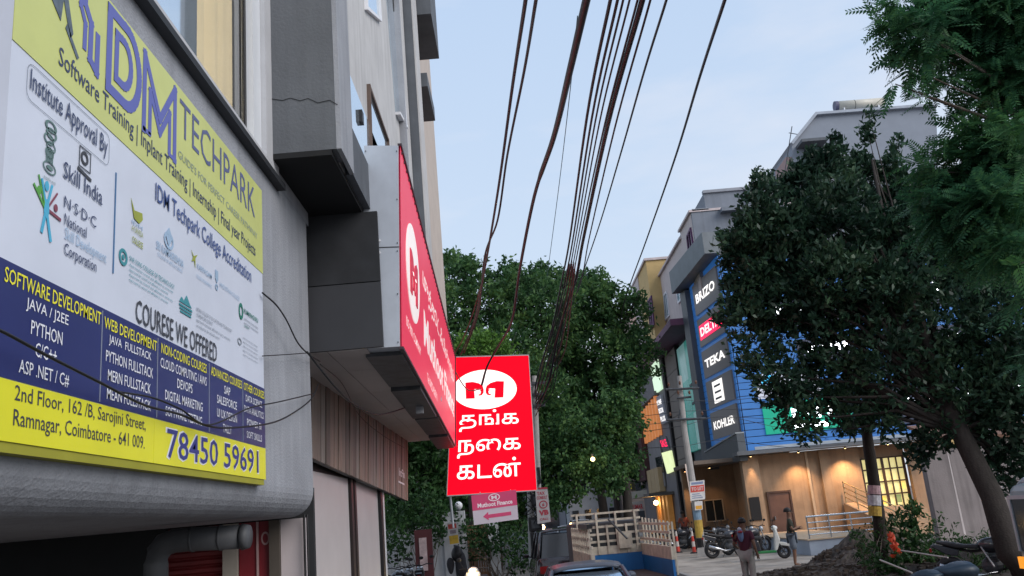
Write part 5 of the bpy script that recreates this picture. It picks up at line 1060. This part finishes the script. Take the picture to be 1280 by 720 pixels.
mk = motorcycle('black sports motorbike with pale panels parked nearest the walking person', GM, m_dark); put(mk, 911, 690, 34.8, 12)
index_kids(None)
sp = [(852, 676, 42, 20, 'black motorbike just left of the utility pole behind the traffic posts'), (836, 668, 44, -15, 'dark motorbike at the left end of the row by the pickup'), (866, 670, 45, 165, 'motorbike at the back by the dark shopfront, facing left'), (897, 672, 41, 12, 'motorbike parked before the small brown framed window'), (928, 686, 36.2, 22, 'motorbike tucked behind the black sports motorbike'), (912, 680, 38.5, 160, 'motorbike facing left behind the black sports motorbike'), (941, 684, 35.2, 30, 'motorbike between the sports motorbike and the green and white scooter')]
for x, y, Y, d, lab in sp: c = copy_thing(mk, (0, 0, 0), None, lab); put(c, x, y, Y, d)
for x, y, Y, d, lab in [(492, 700, 25.5, 80, 'dark motorbike leftmost of those under the wooden pelmet end'), (507, 700, 26, 85, 'dark motorbike between two others on the left pavement'), (524, 705, 26.5, 95, 'dark motorbike beside the maroon board'), (1235, 705, 18.2, -30, 'dark motorbike nearest the leaning tree trunk')]:
    c = copy_thing(mk, (0, 0, 0), None, lab); put(c, x, y, Y, d); c['group'] = 'dark motorbikes left standing in the shade'
green = M('scooter green', (.03, .22, .07), .3, coat=.4)
sc = scooter('bright green and white scooter facing right beside the brown door', 'scooters on the street', green, M('scooter white', (.6, .62, .6), .3)); put(sc, 957, 692, 31.5, -10)
index_kids(None)
s2 = scooter('pale scooter with its round headlight on, coming up the left side', 'scooters on the street', M('scooter cream', (.55, .50, .46), .35), None, True); put(s2, 595, 712, 21.5, -97); s2.scale = (1.0, 1.0, 1.0)
l = bpy.data.lights.new('headlight', 'POINT'); l.energy = 6; l.color = (1, .75, .4); l.shadow_soft_size = .05; lo = bpy.data.objects.new('headlight_glow', l); COL.objects.link(lo); lo.parent = s2; lo.location = (.62, 0, 1.02)
for k, (x, Y, lab) in enumerate(((868, 39.5, 'red and white traffic post beside the utility pole'), (848, 41, 'red and white traffic post left of the utility pole'))):
    p = YP(x, 690, Y); T = thing('traffic_post', lab, 'traffic post', (p[0], Y, 0), 'traffic posts'); MB().tube([(p[0], Y, 0), (p[0], Y, .05)], [.2, .16], 12).build('base', blackm, T)
    for j in range(4): MB().tube([(p[0], Y, .05+.22*j), (p[0], Y, .05+.22*(j+1)-.005)], [.085-.012*j, .075-.012*j], 12).build('band', M('post red', (.6, .07, .05), .5) if j % 2 == 0 else M('post white', (.6, .55, .52), .5), T)
# ---- pickup truck
TK = thing('pickup_truck', 'cream slatted pickup truck with blue load bed and lowered tailgate seen from behind', 'truck', (1.95, 18.8, 0))
crm = M('truck cream', (.48, .44, .36), .55, .3, 6); tb_ = M('truck blue', (.01, .12, .34), .45, .12, 3); wood = M('bed boards', (.09, .07, .06), .8, .25, 5, .2)
xa, xb, ya, yb = 1.27, 2.83, 17.6, 20.7; sk = lambda y: -.055*(y-17.6)
def tb(m, x0, x1, y0, y1, z0, z1):
    m.hexa([(x0+sk(y0), y0, z0), (x1+sk(y0), y0, z0), (x1+sk(y0), y0, z1), (x0+sk(y0), y0, z1)], [(x0+sk(y1), y1, z0), (x1+sk(y1), y1, z0), (x1+sk(y1), y1, z1), (x0+sk(y1), y1, z1)]); return m
for k in range(7): w = (xb-xa)/7; tb(MB(), xa+w*k+.005, xa+w*(k+1)-.005, ya, yb, .70, .76).build('floor_board', wood, TK)
tb(MB(), xa, xb, yb-.05, yb, .765, 1.14).build('inner_board', tb_, TK); tb(MB(), xb-.05, xb, ya, yb-.055, .765, 1.08).build('inner_board', tb_, TK); tb(MB(), xa, xa+.05, ya, yb-.055, .765, 1.08).build('inner_board', crm, TK)
tb(MB(), xb-.05, xb+.02, ya, yb, 1.082, 1.32).build('side_board', crm, TK); tb(MB(), xa-.02, xa+.05, ya, yb, 1.082, 1.3).build('side_board', crm, TK); tb(MB(), xa+.055, xb-.055, yb-.05, yb+.01, 1.142, 1.32).build('side_board', crm, TK)
for z in (1.40, 1.56, 1.72):
    for x in (xa, xb-.04): tb(MB(), x, x+.035, ya, yb, z, z+.05).build('rail', crm, TK)
    tb(MB(), xa+.05, xb-.05, yb-.04, yb-.005, z, z+.05).build('rail', crm, TK)
for z in (1.86, 2.02): tb(MB(), xa+.0, xb-.0, yb-.04, yb-.005, z, z+.045).build('rail', crm, TK)
for k in range(9):
    y = ya+.02+(yb-ya-.1)*k/8
    tb(MB(), xa-.035, xa-.001, y, y+.05, .8, 1.78).build('post', crm, TK)
    tb(MB(), xb+.021, xb+.055, y, y+.05, .8, 1.78+.012*k).build('post', crm, TK)
for k in range(15): y = ya+.05+(yb-ya-.1)*k/15; tb(MB(), xa-.03, xa-.022, y, y+.12, .85, 1.3).build('side_slat', crm, TK)
for k in range(7): x = xa+.1+(xb-xa-.25)*k/6; tb(MB(), x, x+.045, yb-.075, yb-.045, 1.15, 2.06 if k in (0, 2, 4, 6) else 1.78).build('post', crm, TK)
tb(MB(), xa-.05, xa+.06, ya, ya+1.5, 1.78, 1.86).build('dark_sheet', blackm, TK); tb(MB(), xb-.55, xb-.25, yb-.14, yb-.08, 1.25, 1.6).build('tool_box', crm, TK)
MB().tube([(xb-.9, yb-.1, 1.9), (xb-.55, yb-.35, 1.45)], .025, 6).build('brace', steel_dk, TK)
tb(MB(), xa+.1, xb+.08, ya-.62, ya-.02, .68, .735).build('tailgate', M('tailgate dark', (.07, .055, .055), .6, .2, 3), TK)
tb(MB(), xa+.1, xb-.1, yb-.2, yb+.2, .45, .68).build('chassis', blackm, TK); tb(MB(), xa+.3, xb-.3, ya, yb, .48, .69).build('chassis', blackm, TK)
cb = tb(MB(), xa+.02, xb-.02, yb+.12, yb+1.5, .5, 1.85).build('cabin', M('cabin dark', (.05, .05, .055), .5), TK, bevel=.06); tb(MB(), xa+.2, xb-.2, yb+.10, yb+.118, 1.25, 1.7).build('rear_window', glass_dk, TK)
TKi = np.array([1, 1, 1])
for (x, y) in ((xa+.08, ya+.75), (xb-.08, ya+.75), (xa+.05, yb+.9), (xb-.05, yb+.9)):
    m = MB().torus((0, 0, 0), .21, .09, 'y', 24, 8); m.v = [(x+sk(y)+v[1], y+v[0], .30+v[2]) for v in m.v]; t = m.build('tyre', rubber, TK, smooth=True)
    m = MB().tube([(x+sk(y)-.07, y, .3), (x+sk(y)+.07, y, .3)], .14, 14); m.build('rim', steel, t)
for x in (xa+.12, xb-.2): tb(MB(), x, x+.14, ya-.02, ya-.001, .52, .62).build('tail_light', M('red lens', (.3,)*3), TK)
# ---- cars (body lofted from cross sections)
def car(label, loc, deg, paint, L_=4.2, w=1.66, h=1.46, sedan=True, group=None, tail=0, glassm=None):
    T = thing('car', label, 'car', (0, 0, 0), group)
    if sedan: prof = [(-L_/2, .45, .78), (-L_/2+.06, .30, .93), (-L_*.32, .28, .96), (-L_*.22, .28, 1.0), (0, .28, .98), (L_*.16, .28, .97), (L_*.28, .28, .93), (L_/2-.12, .30, .82), (L_/2, .45, .66)]
    else: prof = [(-L_/2, .45, .95), (-L_/2+.06, .3, 1.05), (-L_*.3, .28, 1.06), (0, .28, 1.03), (L_*.2, .28, 1.02), (L_*.3, .28, .98), (L_/2-.1, .3, .86), (L_/2, .45, .68)]
    m = MB(); k = 0
    for i, (x, zb, zt) in enumerate(prof):
        ww_ = w/2*(.90 if i in (0, len(prof)-1) else 1.0)
        ring_ = [(x, -ww_*.93, zb), (x, -ww_, (zb+zt)/2), (x, -ww_*.94, zt-.04), (x, -ww_*.85, zt), (x, ww_*.85, zt), (x, ww_*.94, zt-.04), (x, ww_, (zb+zt)/2), (x, ww_*.93, zb)]
        m.v += ring_
    for i in range(len(prof)-1):
        for j in range(8): m.f.append((i*8+j, i*8+(j+1) % 8, (i+1)*8+(j+1) % 8, (i+1)*8+j))
    m.f.append(tuple(range(8))[::-1]); m.f.append(tuple((len(prof)-1)*8+j for j in range(8)))
    m.build('body', paint, T, smooth=True, bevel=.03)
    # greenhouse
    if sedan: a, b, c, d = -L_*.36, -L_*.19, L_*.07, L_*.24
    else: a, b, c, d = -L_*.47, -L_*.38, L_*.06, L_*.24
    zb = .95 if sedan else 1.02; rw, bw = w*.37, w*.455
    def RQ(x0, z0, w0, x1, z1, w1): return [(x0, -w0, z0), (x0, w0, z0), (x1, w1, z1), (x1, -w1, z1)]
    g = glassm or glass_dk
    m = MB(); # roof with curvature
    nx, ny_ = 8, 8
    for i in range(nx+1):
        for j in range(ny_+1):
            u = i/nx; v = j/ny_*2-1; x = b+(c-b)*u; zc = h-.035*(2*u-1)**2-.05*abs(v)**3; m.v.append((x, rw*v, zc))
    for i in range(nx):
        for j in range(ny_): q_ = i*(ny_+1)+j; m.f.append((q_, q_+1, q_+ny_+2, q_+ny_+1))
    o = m.build('roof', paint, T, smooth=True); so_ = o.modifiers.new('solid', 'SOLIDIFY'); so_.thickness = .04
    MB().hexa(RQ(a+.05, zb, bw*.88, b+.0, h-.10, rw*.9), [(x+.03, y, z-.02) for x, y, z in RQ(a+.05, zb, bw*.88, b, h-.10, rw*.9)]).build('rear_window', g, T)
    MB().hexa(RQ(d-.05, zb, bw*.88, c, h-.10, rw*.9), [(x-.03, y, z-.02) for x, y, z in RQ(d-.05, zb, bw*.88, c, h-.10, rw*.9)]).build('windscreen', g, T)
    for s in (-1, 1):
        MB().add([(a+.15, s*(bw-.01), zb), (d-.15, s*(bw-.01), zb), (c-.05, s*(rw-.0), h-.1), (b+.05, s*(rw-.0), h-.1)]+[(a+.15, s*(bw-.05), zb), (d-.15, s*(bw-.05), zb), (c-.05, s*(rw-.04), h-.1), (b+.05, s*(rw-.04), h-.1)], [(0, 1, 2, 3), (7, 6, 5, 4), (0, 4, 5, 1), (1, 5, 6, 2), (2, 6, 7, 3), (3, 7, 4, 0)]).build('side_window', g, T)
        for (x0, x1) in ((a, b), (d, c), ((a+d)/2, (b+c)/2)):
            MB().tube([(x0, s*bw, zb-.03), ((x0+x1)/2, s*(bw+rw)/2+s*.008, (zb+h-.06)/2), (x1, s*rw, h-.055)], .035, 8).build('pillar', paint, T, smooth=True)
        MB().box(-L_/2-.01, -L_/2+.05, min(s*w*.30, s*w*.44), max(s*w*.30, s*w*.44), .68, .86).build('tail_light', M('lit tail lens', (.6, .02, .02), .3, emit=tail, ecol=(1, .03, .03)) if tail else M('red lens', (.3,)*3), T)
        MB().box(L_/2-.06, L_/2+.01, min(s*w*.28, s*w*.44), max(s*w*.28, s*w*.44), .56, .70).build('headlight', white_p, T)
        MB().tube([(d-.25, s*bw, 1.0), (d-.28, s*(bw+.14), 1.03)], .02, 6).ball((d-.3, s*(bw+.17), 1.05), (.05, .09, .06), 10, 6).build('mirror', paint, T)
        for x in (-L_*.31, L_*.31):
            t = MB().torus((x, s*(w/2-.1), .30), .22, .09, 'y', 26, 8).build('tyre', rubber, T, smooth=True); MB().tube([(x, s*(w/2-.1)-.06*s, .3), (x, s*(w/2-.02), .3)], .17, 16).build('rim', steel, t)
    MB().box(-L_/2-.015, -L_/2, -.25, .25, .55, .66).build('number_plate', M('plate white', (.6, .6, .58), .5), T)
    MB().box(-L_/2-.06, -L_/2+.1, -w*.44, w*.44, .38, .54).build('bumper', blackm, T, bevel=.02)
    T.location = loc; T.rotation_euler = (0, 0, math.radians(deg)); return T
p = YP(727, 705, 12.6)
car('dark blue grey sedan directly ahead, only roof and rear window in frame', (.90, 14.75, -.02), 90, M('car blue grey paint', (.085, .10, .13), .38, .05, 4, coat=.0, metal=.1), glassm=M('rear glass reflecting sky', (.50, .62, .72), .08, .05, metal=.9), h=1.34, w=1.44)
p = YP(701, 690, 24.5)
car('black hatchback with dark windows ahead of the sedan, left of the pickup', (float(p[0]), 25.2, 0), 93, M('car black paint', (.025, .018, .022), .25, coat=.8), L_=3.7, w=1.6, h=1.72, sedan=False)
car('distant silver car with glowing tail lights far down the lane', (2.6, 52, 0), 90, M('car silver paint', (.45, .45, .47), .3, coat=.6), tail=3)
car('distant white car with headlights far down the lane', (4.0, 64, 0), -90, M('car white paint', (.6, .6, .6), .3, coat=.6), sedan=False, L_=3.7, h=1.6)
for i, (x, y, Y, mt, lab) in enumerate(((754, 641, 58, glow, 'white headlamp glare far down the lane'), (723, 655, 50, M('red brake glow', (1, .1, .1), .5, emit=4, ecol=(1, .05, .06)), 'red brake light glow far down the lane'), (714, 656, 48, glow_w, 'orange lamp glow left of the red brake light'), (678, 659, 35, glow_w, 'orange lamp glow beside the twin poles'), (720, 664, 44, glow_w, 'small orange lamp glow above the pickup side'))):
    lamp_globe('distant_lamp', lab, YP(x, y, Y), .10, mt)
AR = thing('autorickshaw', 'small dark rickshaw hood seen over the pickup headboard', 'autorickshaw', (2.6, 30, 0))
MB().poly([(-.6, .3), (.6, .3), (.6, 1.5), (.35, 1.85), (-.35, 1.85), (-.6, 1.5)], -1.2, 1.2, Fr((2.6, 30, 0), (1, 0, 0), (0, 0, 1), (0, -1, 0))).build('body', M('hood dark', (.05, .05, .055), .7), AR, bevel=.08); MB().box(2.2, 3.0, 28.77, 28.79, 1.15, 1.6).build('rear_window', glass_dk, AR)
for x in (2.1, 3.1): MB().box(x-.07, x+.07, 28.76, 28.79, .7, .85).build('tail_light', MC['red lens'], AR)
# ---- pale van at the right edge
VN = thing('parked_van', 'corner of a pale blue grey van at the right edge of the street', 'van', (6.3, 8.2, 0))
vp = M('van paint', (.24, .31, .34), .35, .08, 2, coat=.5); xv = float(YP(1266, 660, 10.0)[0])
FVn = Fr((xv, 10.0, 0), (0, -1, 0), (0, 0, 1), (-1, 0, 0))
MB().poly([(0, .35), (3.8, .35), (3.8, 1.95), (3.7, 2.0), (.12, 2.0), (0, 1.9)], -1.6, 0, FVn).build('body', vp, VN, bevel=.08)
MB().box(.12, 3.6, 1.30, 1.84, .002, .02, FVn).build('side_window', glass_dk, VN); m = MB(); m.box(.08, 3.64, 1.84, 1.88, .0, .035, FVn); m.box(.08, .12, 1.3, 1.84, .0, .034, FVn); m.build('window_frame', steel, VN)
MB().poly([(0, 1.98), (.2, 2.06), (3.6, 2.06), (3.7, 1.98)], -1.45, -.1, FVn).build('roof', M('van roof', (.33, .40, .45), .35), VN, bevel=.03)
MB().box(.02, .1, 1.12, 1.24, .001, .03, FVn).build('indicator', M('orange lens lit', (.8, .3, .03), .4, emit=.7, ecol=(1, .35, .03)), VN)
MB().box(0, 3.8, .9, .95, .001, .025, FVn).build('side_moulding', blackm, VN)
for a in (.7, 3.1):
    m = MB().torus((0, 0, 0), .23, .09, 'y', 24, 8); m.v = [(xv+.12+v[1], 10-a+v[0], .32+v[2]) for v in m.v]; m.build('tyre', rubber, VN, smooth=True)
# ================================================================ RUBBLE AND BITS
def heap(name, label, cx_, cy_, rx, ry, h, mat, seed):
    r = np.random.default_rng(seed); m = MB(); n = 46
    for j in range(n):
        for i in range(n):
            u = i/(n-1)*2-1; v = j/(n-1)*2-1; d = min(1, math.hypot(u, v)); z = h*(1-d*d)**1.3*(1+.35*math.sin(u*7+seed)*math.cos(v*6))+r.normal()*.025*(d < .96)-.02
            m.v.append((cx_+u*rx, cy_+v*ry, max(z, -.03)))
    for j in range(n-1):
        for i in range(n-1): k = j*n+i; m.f.append((k, k+1, k+n+1, k+n))
    m.build(name, mat, None, label=label, cat='rubble', kind='stuff', loc=(cx_, cy_, 0))
    m = MB()
    for _ in range(420):
        a = r.uniform(0, 6.28); q_ = r.uniform(0, 1.05)**.6; x = cx_+rx*q_*math.cos(a); y = cy_+ry*q_*math.sin(a); z = h*max(0, 1-q_*q_)**1.3*.9; s = r.uniform(.02, .085)
        vs = [np.array([sx_*s*r.uniform(.6, 1.2), sy*s*r.uniform(.6, 1.2), sz*s*r.uniform(.4, .9)])+(x, y, z+s*.3) for sx_ in (-1, 1) for sy in (-1, 1) for sz in (-1, 1)]
        m.add(vs, [(0, 1, 3, 2), (4, 6, 7, 5), (0, 4, 5, 1), (2, 3, 7, 6), (0, 2, 6, 4), (1, 5, 7, 3)])
    m.build('broken_stones', mat, None, label=label.replace('heap', 'scatter of stones over the heap'), cat='rubble', kind='stuff', loc=(cx_, cy_, 0))
rub = M('rubble earth', (.075, .06, .05), .95, .4, 5, .6, 20)
heap('rubble', 'dark earth heap in front of the railing platform', 9.6, 25.5, 2.0, 2.4, .8, rub, 3)
heap('rubble', 'low dark earth heap spreading across the forecourt by the standing person', 7.6, 24.2, 2.3, 1.7, .2, rub, 5)
heap('rubble', 'dark soil bank under the bushes at the right', 10.5, 20.5, 3.2, 3.2, .45, M('dark soil', (.04, .034, .03), .95, .4, 5, .5, 20), 9)
OB = thing('orange_bag', 'crumpled bright orange red plastic bag among the bushes by the slender trunk', 'bag', tuple(YP(1117, 690, 21)))
def crumple(name, mat, par, c, r, k=14):
    c = np.array(c); r = np.array(r); m = MB().ball(c, r, 12, 9); v = np.array(m.v); d = v-c; m.v = [tuple(q_) for q_ in c+d*RNG.uniform(.45, 1.3, (len(v), 1))]; return m.build(name, mat, par)
om = M('orange plastic', (.62, .07, .025), .45, .35, 8)
for q_ in ((1114, 672, .08, .12), (1118, 682, .09, .10), (1122, 690, .08, .09), (1116, 696, .06, .06)): crumple('bag_fold', om, OB, YP(q_[0], q_[1], 21), (q_[2], .07, q_[3]))
TB = thing('tarpaulin', 'dark blue tarpaulin heap near the bottom right', 'tarpaulin', tuple(YP(1190, 705, 17)))
blob('sheet', M('dark blue sheet', (.015, .03, .05), .45), TB, YP(1195, 716, 17), (.4, .3, .16), 6); blob('fold', MC['dark blue sheet'], TB, YP(1160, 718, 17), (.4, .3, .08), 8)
for i, (x0, y0, x1, y1) in enumerate(((1126, 688, 1185, 697), (1218, 672, 1243, 708), (1100, 700, 1140, 716))):
    MB().tube([YP(x0, y0, 18.5), YP(x1, y1, 17.5)], .016, 6).build('loose_pipe', conc, None, label=('pale pipe lying level before the bushes', 'pale stick leaning below the compound wall', 'short pale pipe at the bottom by the slender trunk')[i], cat='pipe')
# ================================================================ PEOPLE
def skin_obj(name, nodes, edges, mat, par, sub=1, root=0):
    me = bpy.data.meshes.new(name); ks = list(nodes); me.from_pydata([nodes[k][0] for k in ks], [(ks.index(a), ks.index(b)) for a, b in edges], []); o = bpy.data.objects.new(name, me); COL.objects.link(o)
    sm = o.modifiers.new('skin', 'SKIN'); sm.use_smooth_shade = True; ss = o.modifiers.new('sub', 'SUBSURF'); ss.levels = sub; ss.render_levels = sub
    for i, k in enumerate(ks):
        r = nodes[k][1]; me.skin_vertices[0].data[i].radius = (r, r) if not hasattr(r, '__len__') else r
    me.skin_vertices[0].data[root].use_root = True
    bpy.context.view_layer.update(); m2 = bpy.data.meshes.new_from_object(o.evaluated_get(bpy.context.evaluated_depsgraph_get())); bpy.data.objects.remove(o)
    m2.materials.clear(); m2.materials.append(mat); m2.name = name; o2 = bpy.data.objects.new(name, m2); COL.objects.link(o2); o2.parent = par; OFF[o2.name] = np.zeros(3); return o2
skin_m = M('brown skin', (.16, .085, .055), .6, .06, 8); hair_m = M('black hair', (.012, .010, .010), .6, .2, 30)
def person(label, loc, deg, arms, shirt, trousers, shorts=False, stride=.0, group='people on the street', bareleg=False, helmet=None):
    T = thing('person', label, 'person', (0, 0, 0), group)
    n = {'pel': ((0, 0, .92), (.13, .15)), 'wai': ((0, 0, 1.08), (.10, .13)), 'che': ((.01, 0, 1.28), (.12, .165)), 'nec': ((.0, 0, 1.44), .055), 'hd0': ((.02, 0, 1.53), .075), 'hd1': ((.025, 0, 1.62), (.095, .08)), 'hd2': ((.015, 0, 1.69), .06)}
    e_ = [('pel', 'wai'), ('wai', 'che'), ('che', 'nec'), ('nec', 'hd0'), ('hd0', 'hd1'), ('hd1', 'hd2')]
    for s, t in ((-1, 'r'), (1, 'l')):
        st = stride*s
        n['hip'+t] = ((0, s*.09, .88), .09); n['kne'+t] = ((st*.5+.02, s*.10, .48), .058); n['ank'+t] = ((st-.02, s*.10, .09), .038); n['toe'+t] = ((st+.15, s*.11, .035), .034)
        e_ += [('pel', 'hip'+t), ('hip'+t, 'kne'+t), ('kne'+t, 'ank'+t), ('ank'+t, 'toe'+t)]
        sh = (0, s*.18, 1.38); el, wr = arms[t]
        n['sho'+t] = (sh, .062); n['elb'+t] = (el, .042); n['wri'+t] = (wr, .028); d = unit(np.array(wr)-np.array(el)); hb = np.array(wr)+d*.06; n['pal'+t] = (tuple(hb), (.034, .02))
        e_ += [('che', 'sho'+t), ('sho'+t, 'elb'+t), ('elb'+t, 'wri'+t), ('wri'+t, 'pal'+t)]
        sd_ = unit(np.cross(d, np.array([0, 0, 1.])+.01)); 
        for f_ in range(4):
            o1 = hb+d*.035+sd_*(.022*(f_-1.5)); o2 = o1+d*(.035, .042, .04, .03)[f_]-np.array([0, 0, .008]); n['f%d%s' % (f_, t)] = (tuple(o1), .009); n['g%d%s' % (f_, t)] = (tuple(o2), .007); e_ += [('pal'+t, 'f%d%s' % (f_, t)), ('f%d%s' % (f_, t), 'g%d%s' % (f_, t))]
        o1 = np.array(wr)+d*.03+sd_*.035; n['th'+t] = (tuple(o1), .010); n['ti'+t] = (tuple(o1+d*.035), .008); e_ += [('wri'+t, 'th'+t), ('th'+t, 'ti'+t)]
    b = skin_obj('body', n, e_, skin_m, T)
    # face
    m = MB(); m.ball((.118, 0, 1.595), (.022, .014, .024), 8, 6); 
    for s in (-1, 1): m.ball((.02, s*.082, 1.60), (.02, .012, .03), 8, 6)
    m.build('nose_and_ears', skin_m, b)
    m = MB()
    for s in (-1, 1): m.ball((.104, s*.033, 1.625), (.010, .014, .008), 8, 6)
    m.build('eyes', M('dark eyes', (.01, .01, .01), .3), b); MB().box(.10, .113, -.025, .025, 1.548, 1.556).build('mouth', M('lips', (.14, .05, .045), .6), b)
    h = MB().ball((.0, 0, 1.665), (.115, .098, .10), 16, 10, -.35, 1.0); v = np.array(h.v); v[:, 0] -= .012; h.v = [tuple(q_) for q_ in v+RNG.normal(size=v.shape)*.004]; h.build('hair', hair_m, b, smooth=True)
    if helmet: MB().ball((.01, 0, 1.66), (.15, .135, .15), 18, 12, -.5, 1).build('helmet', helmet, T, smooth=True)
    g = lambda k, r=1.0, add=.0: (n[k][0], tuple(x*r+add for x in n[k][1]) if hasattr(n[k][1], '__len__') else n[k][1]*r+add)
    c = {'pel': g('pel', 1.0, .02), 'wai': g('wai', 1.05, .025), 'che': g('che', 1.02, .02), 'neb': ((0, 0, 1.41), .075)}; ce = [('pel', 'wai'), ('wai', 'che'), ('che', 'neb')]
    for t in 'rl':
        s0, e0 = np.array(n['sho'+t][0]), np.array(n['elb'+t][0]); c['sho'+t] = (tuple(s0), .078); c['slv'+t] = (tuple(s0+(e0-s0)*.75), .062); ce += [('che', 'sho'+t), ('sho'+t, 'slv'+t)]
    skin_obj('shirt', c, ce, shirt, T)
    c = {'pel': g('pel', 1.0, .022)}; ce = []
    for t in 'rl':
        k0, a0 = np.array(n['kne'+t][0]), np.array(n['ank'+t][0]); c['hip'+t] = g('hip'+t, 1, .03); c['kne'+t] = g('kne'+t, 1, .035 if not shorts else .055); ce += [('pel', 'hip'+t), ('hip'+t, 'kne'+t)]
        if not shorts: c['ank'+t] = (tuple(a0+(0, 0, .02)), .062); ce.append(('kne'+t, 'ank'+t))
    skin_obj('shorts' if shorts else 'trousers', c, ce, trousers, T)
    for t in 'rl':
        a0 = np.array(n['ank'+t][0]); MB().ball((a0[0]+.07, a0[1], .035), (.13, .05, .045), 12, 6).build('sandal' if shorts else 'shoe', M('dark footwear', (.03, .025, .025), .6), T, smooth=True)
    T.location = loc; T.rotation_euler = (0, 0, math.radians(deg)); return T
FOLD = {'r': ((.06, -.25, 1.10), (.25, -.02, 1.16)), 'l': ((.06, .25, 1.10), (.27, -.0, 1.12))}
WALK = {'r': ((-.10, -.25, 1.12), (-.02, -.27, .88)), 'l': ((.05, .30, 1.12), (.22, .24, 1.02))}
person('person in dark green shirt and grey blue shorts standing with folded arms, facing right', (float(YP(995, 705, 28.2)[0]), 28.2, -.06), -20, FOLD, M('dark green tee', (.025, .028, .018), .8), M('grey blue shorts', (.12, .15, .19), .8), shorts=True)
person('person in maroon top and pale grey trousers with blue sleeve bundle, walking away', (float(YP(937, 720, 22.6)[0]), 22.6, -.12), 60, WALK, M('maroon top', (.07, .012, .028), .8), M('pale grey trousers', (.27, .255, .24), .85, .15, 8), stride=.06)
bg_ = thing('carried_bundle', 'blue and white cloth bundle held at the left side of the walking person', 'bundle', tuple(YP(928, 668, 22.4)))
blob('cloth', M('blue cloth', (.12, .17, .30), .8), bg_, YP(926, 670, 22.45), (.07, .09, .15), 3); blob('cloth', M('white cloth', (.45, .45, .5), .8), bg_, YP(924, 661, 22.45), (.07, .08, .06), 5); blob('cloth', M('red cloth', (.25, .03, .04), .8), bg_, YP(925, 665, 22.36), (.07, .08, .04), 6)
person('distant person in orange red top seated height among the parked bikes', (float(YP(857, 665, 44)[0]), 44.2, 0), -70, WALK, M('orange red top', (.4, .10, .06), .8), M('dark trousers', (.03, .03, .04), .8))

MB().tube([(x, 8.195, z) for x, z in ((-2.2, 6.45), (-2.08, 6.42), (-2.0, 6.44), (-1.9, 6.40), (-1.82, 6.42), (-1.72, 6.36), (-1.6, 6.38), (-1.52, 6.32))], .0035, 4).build('hairline_crack', blackm, B2)
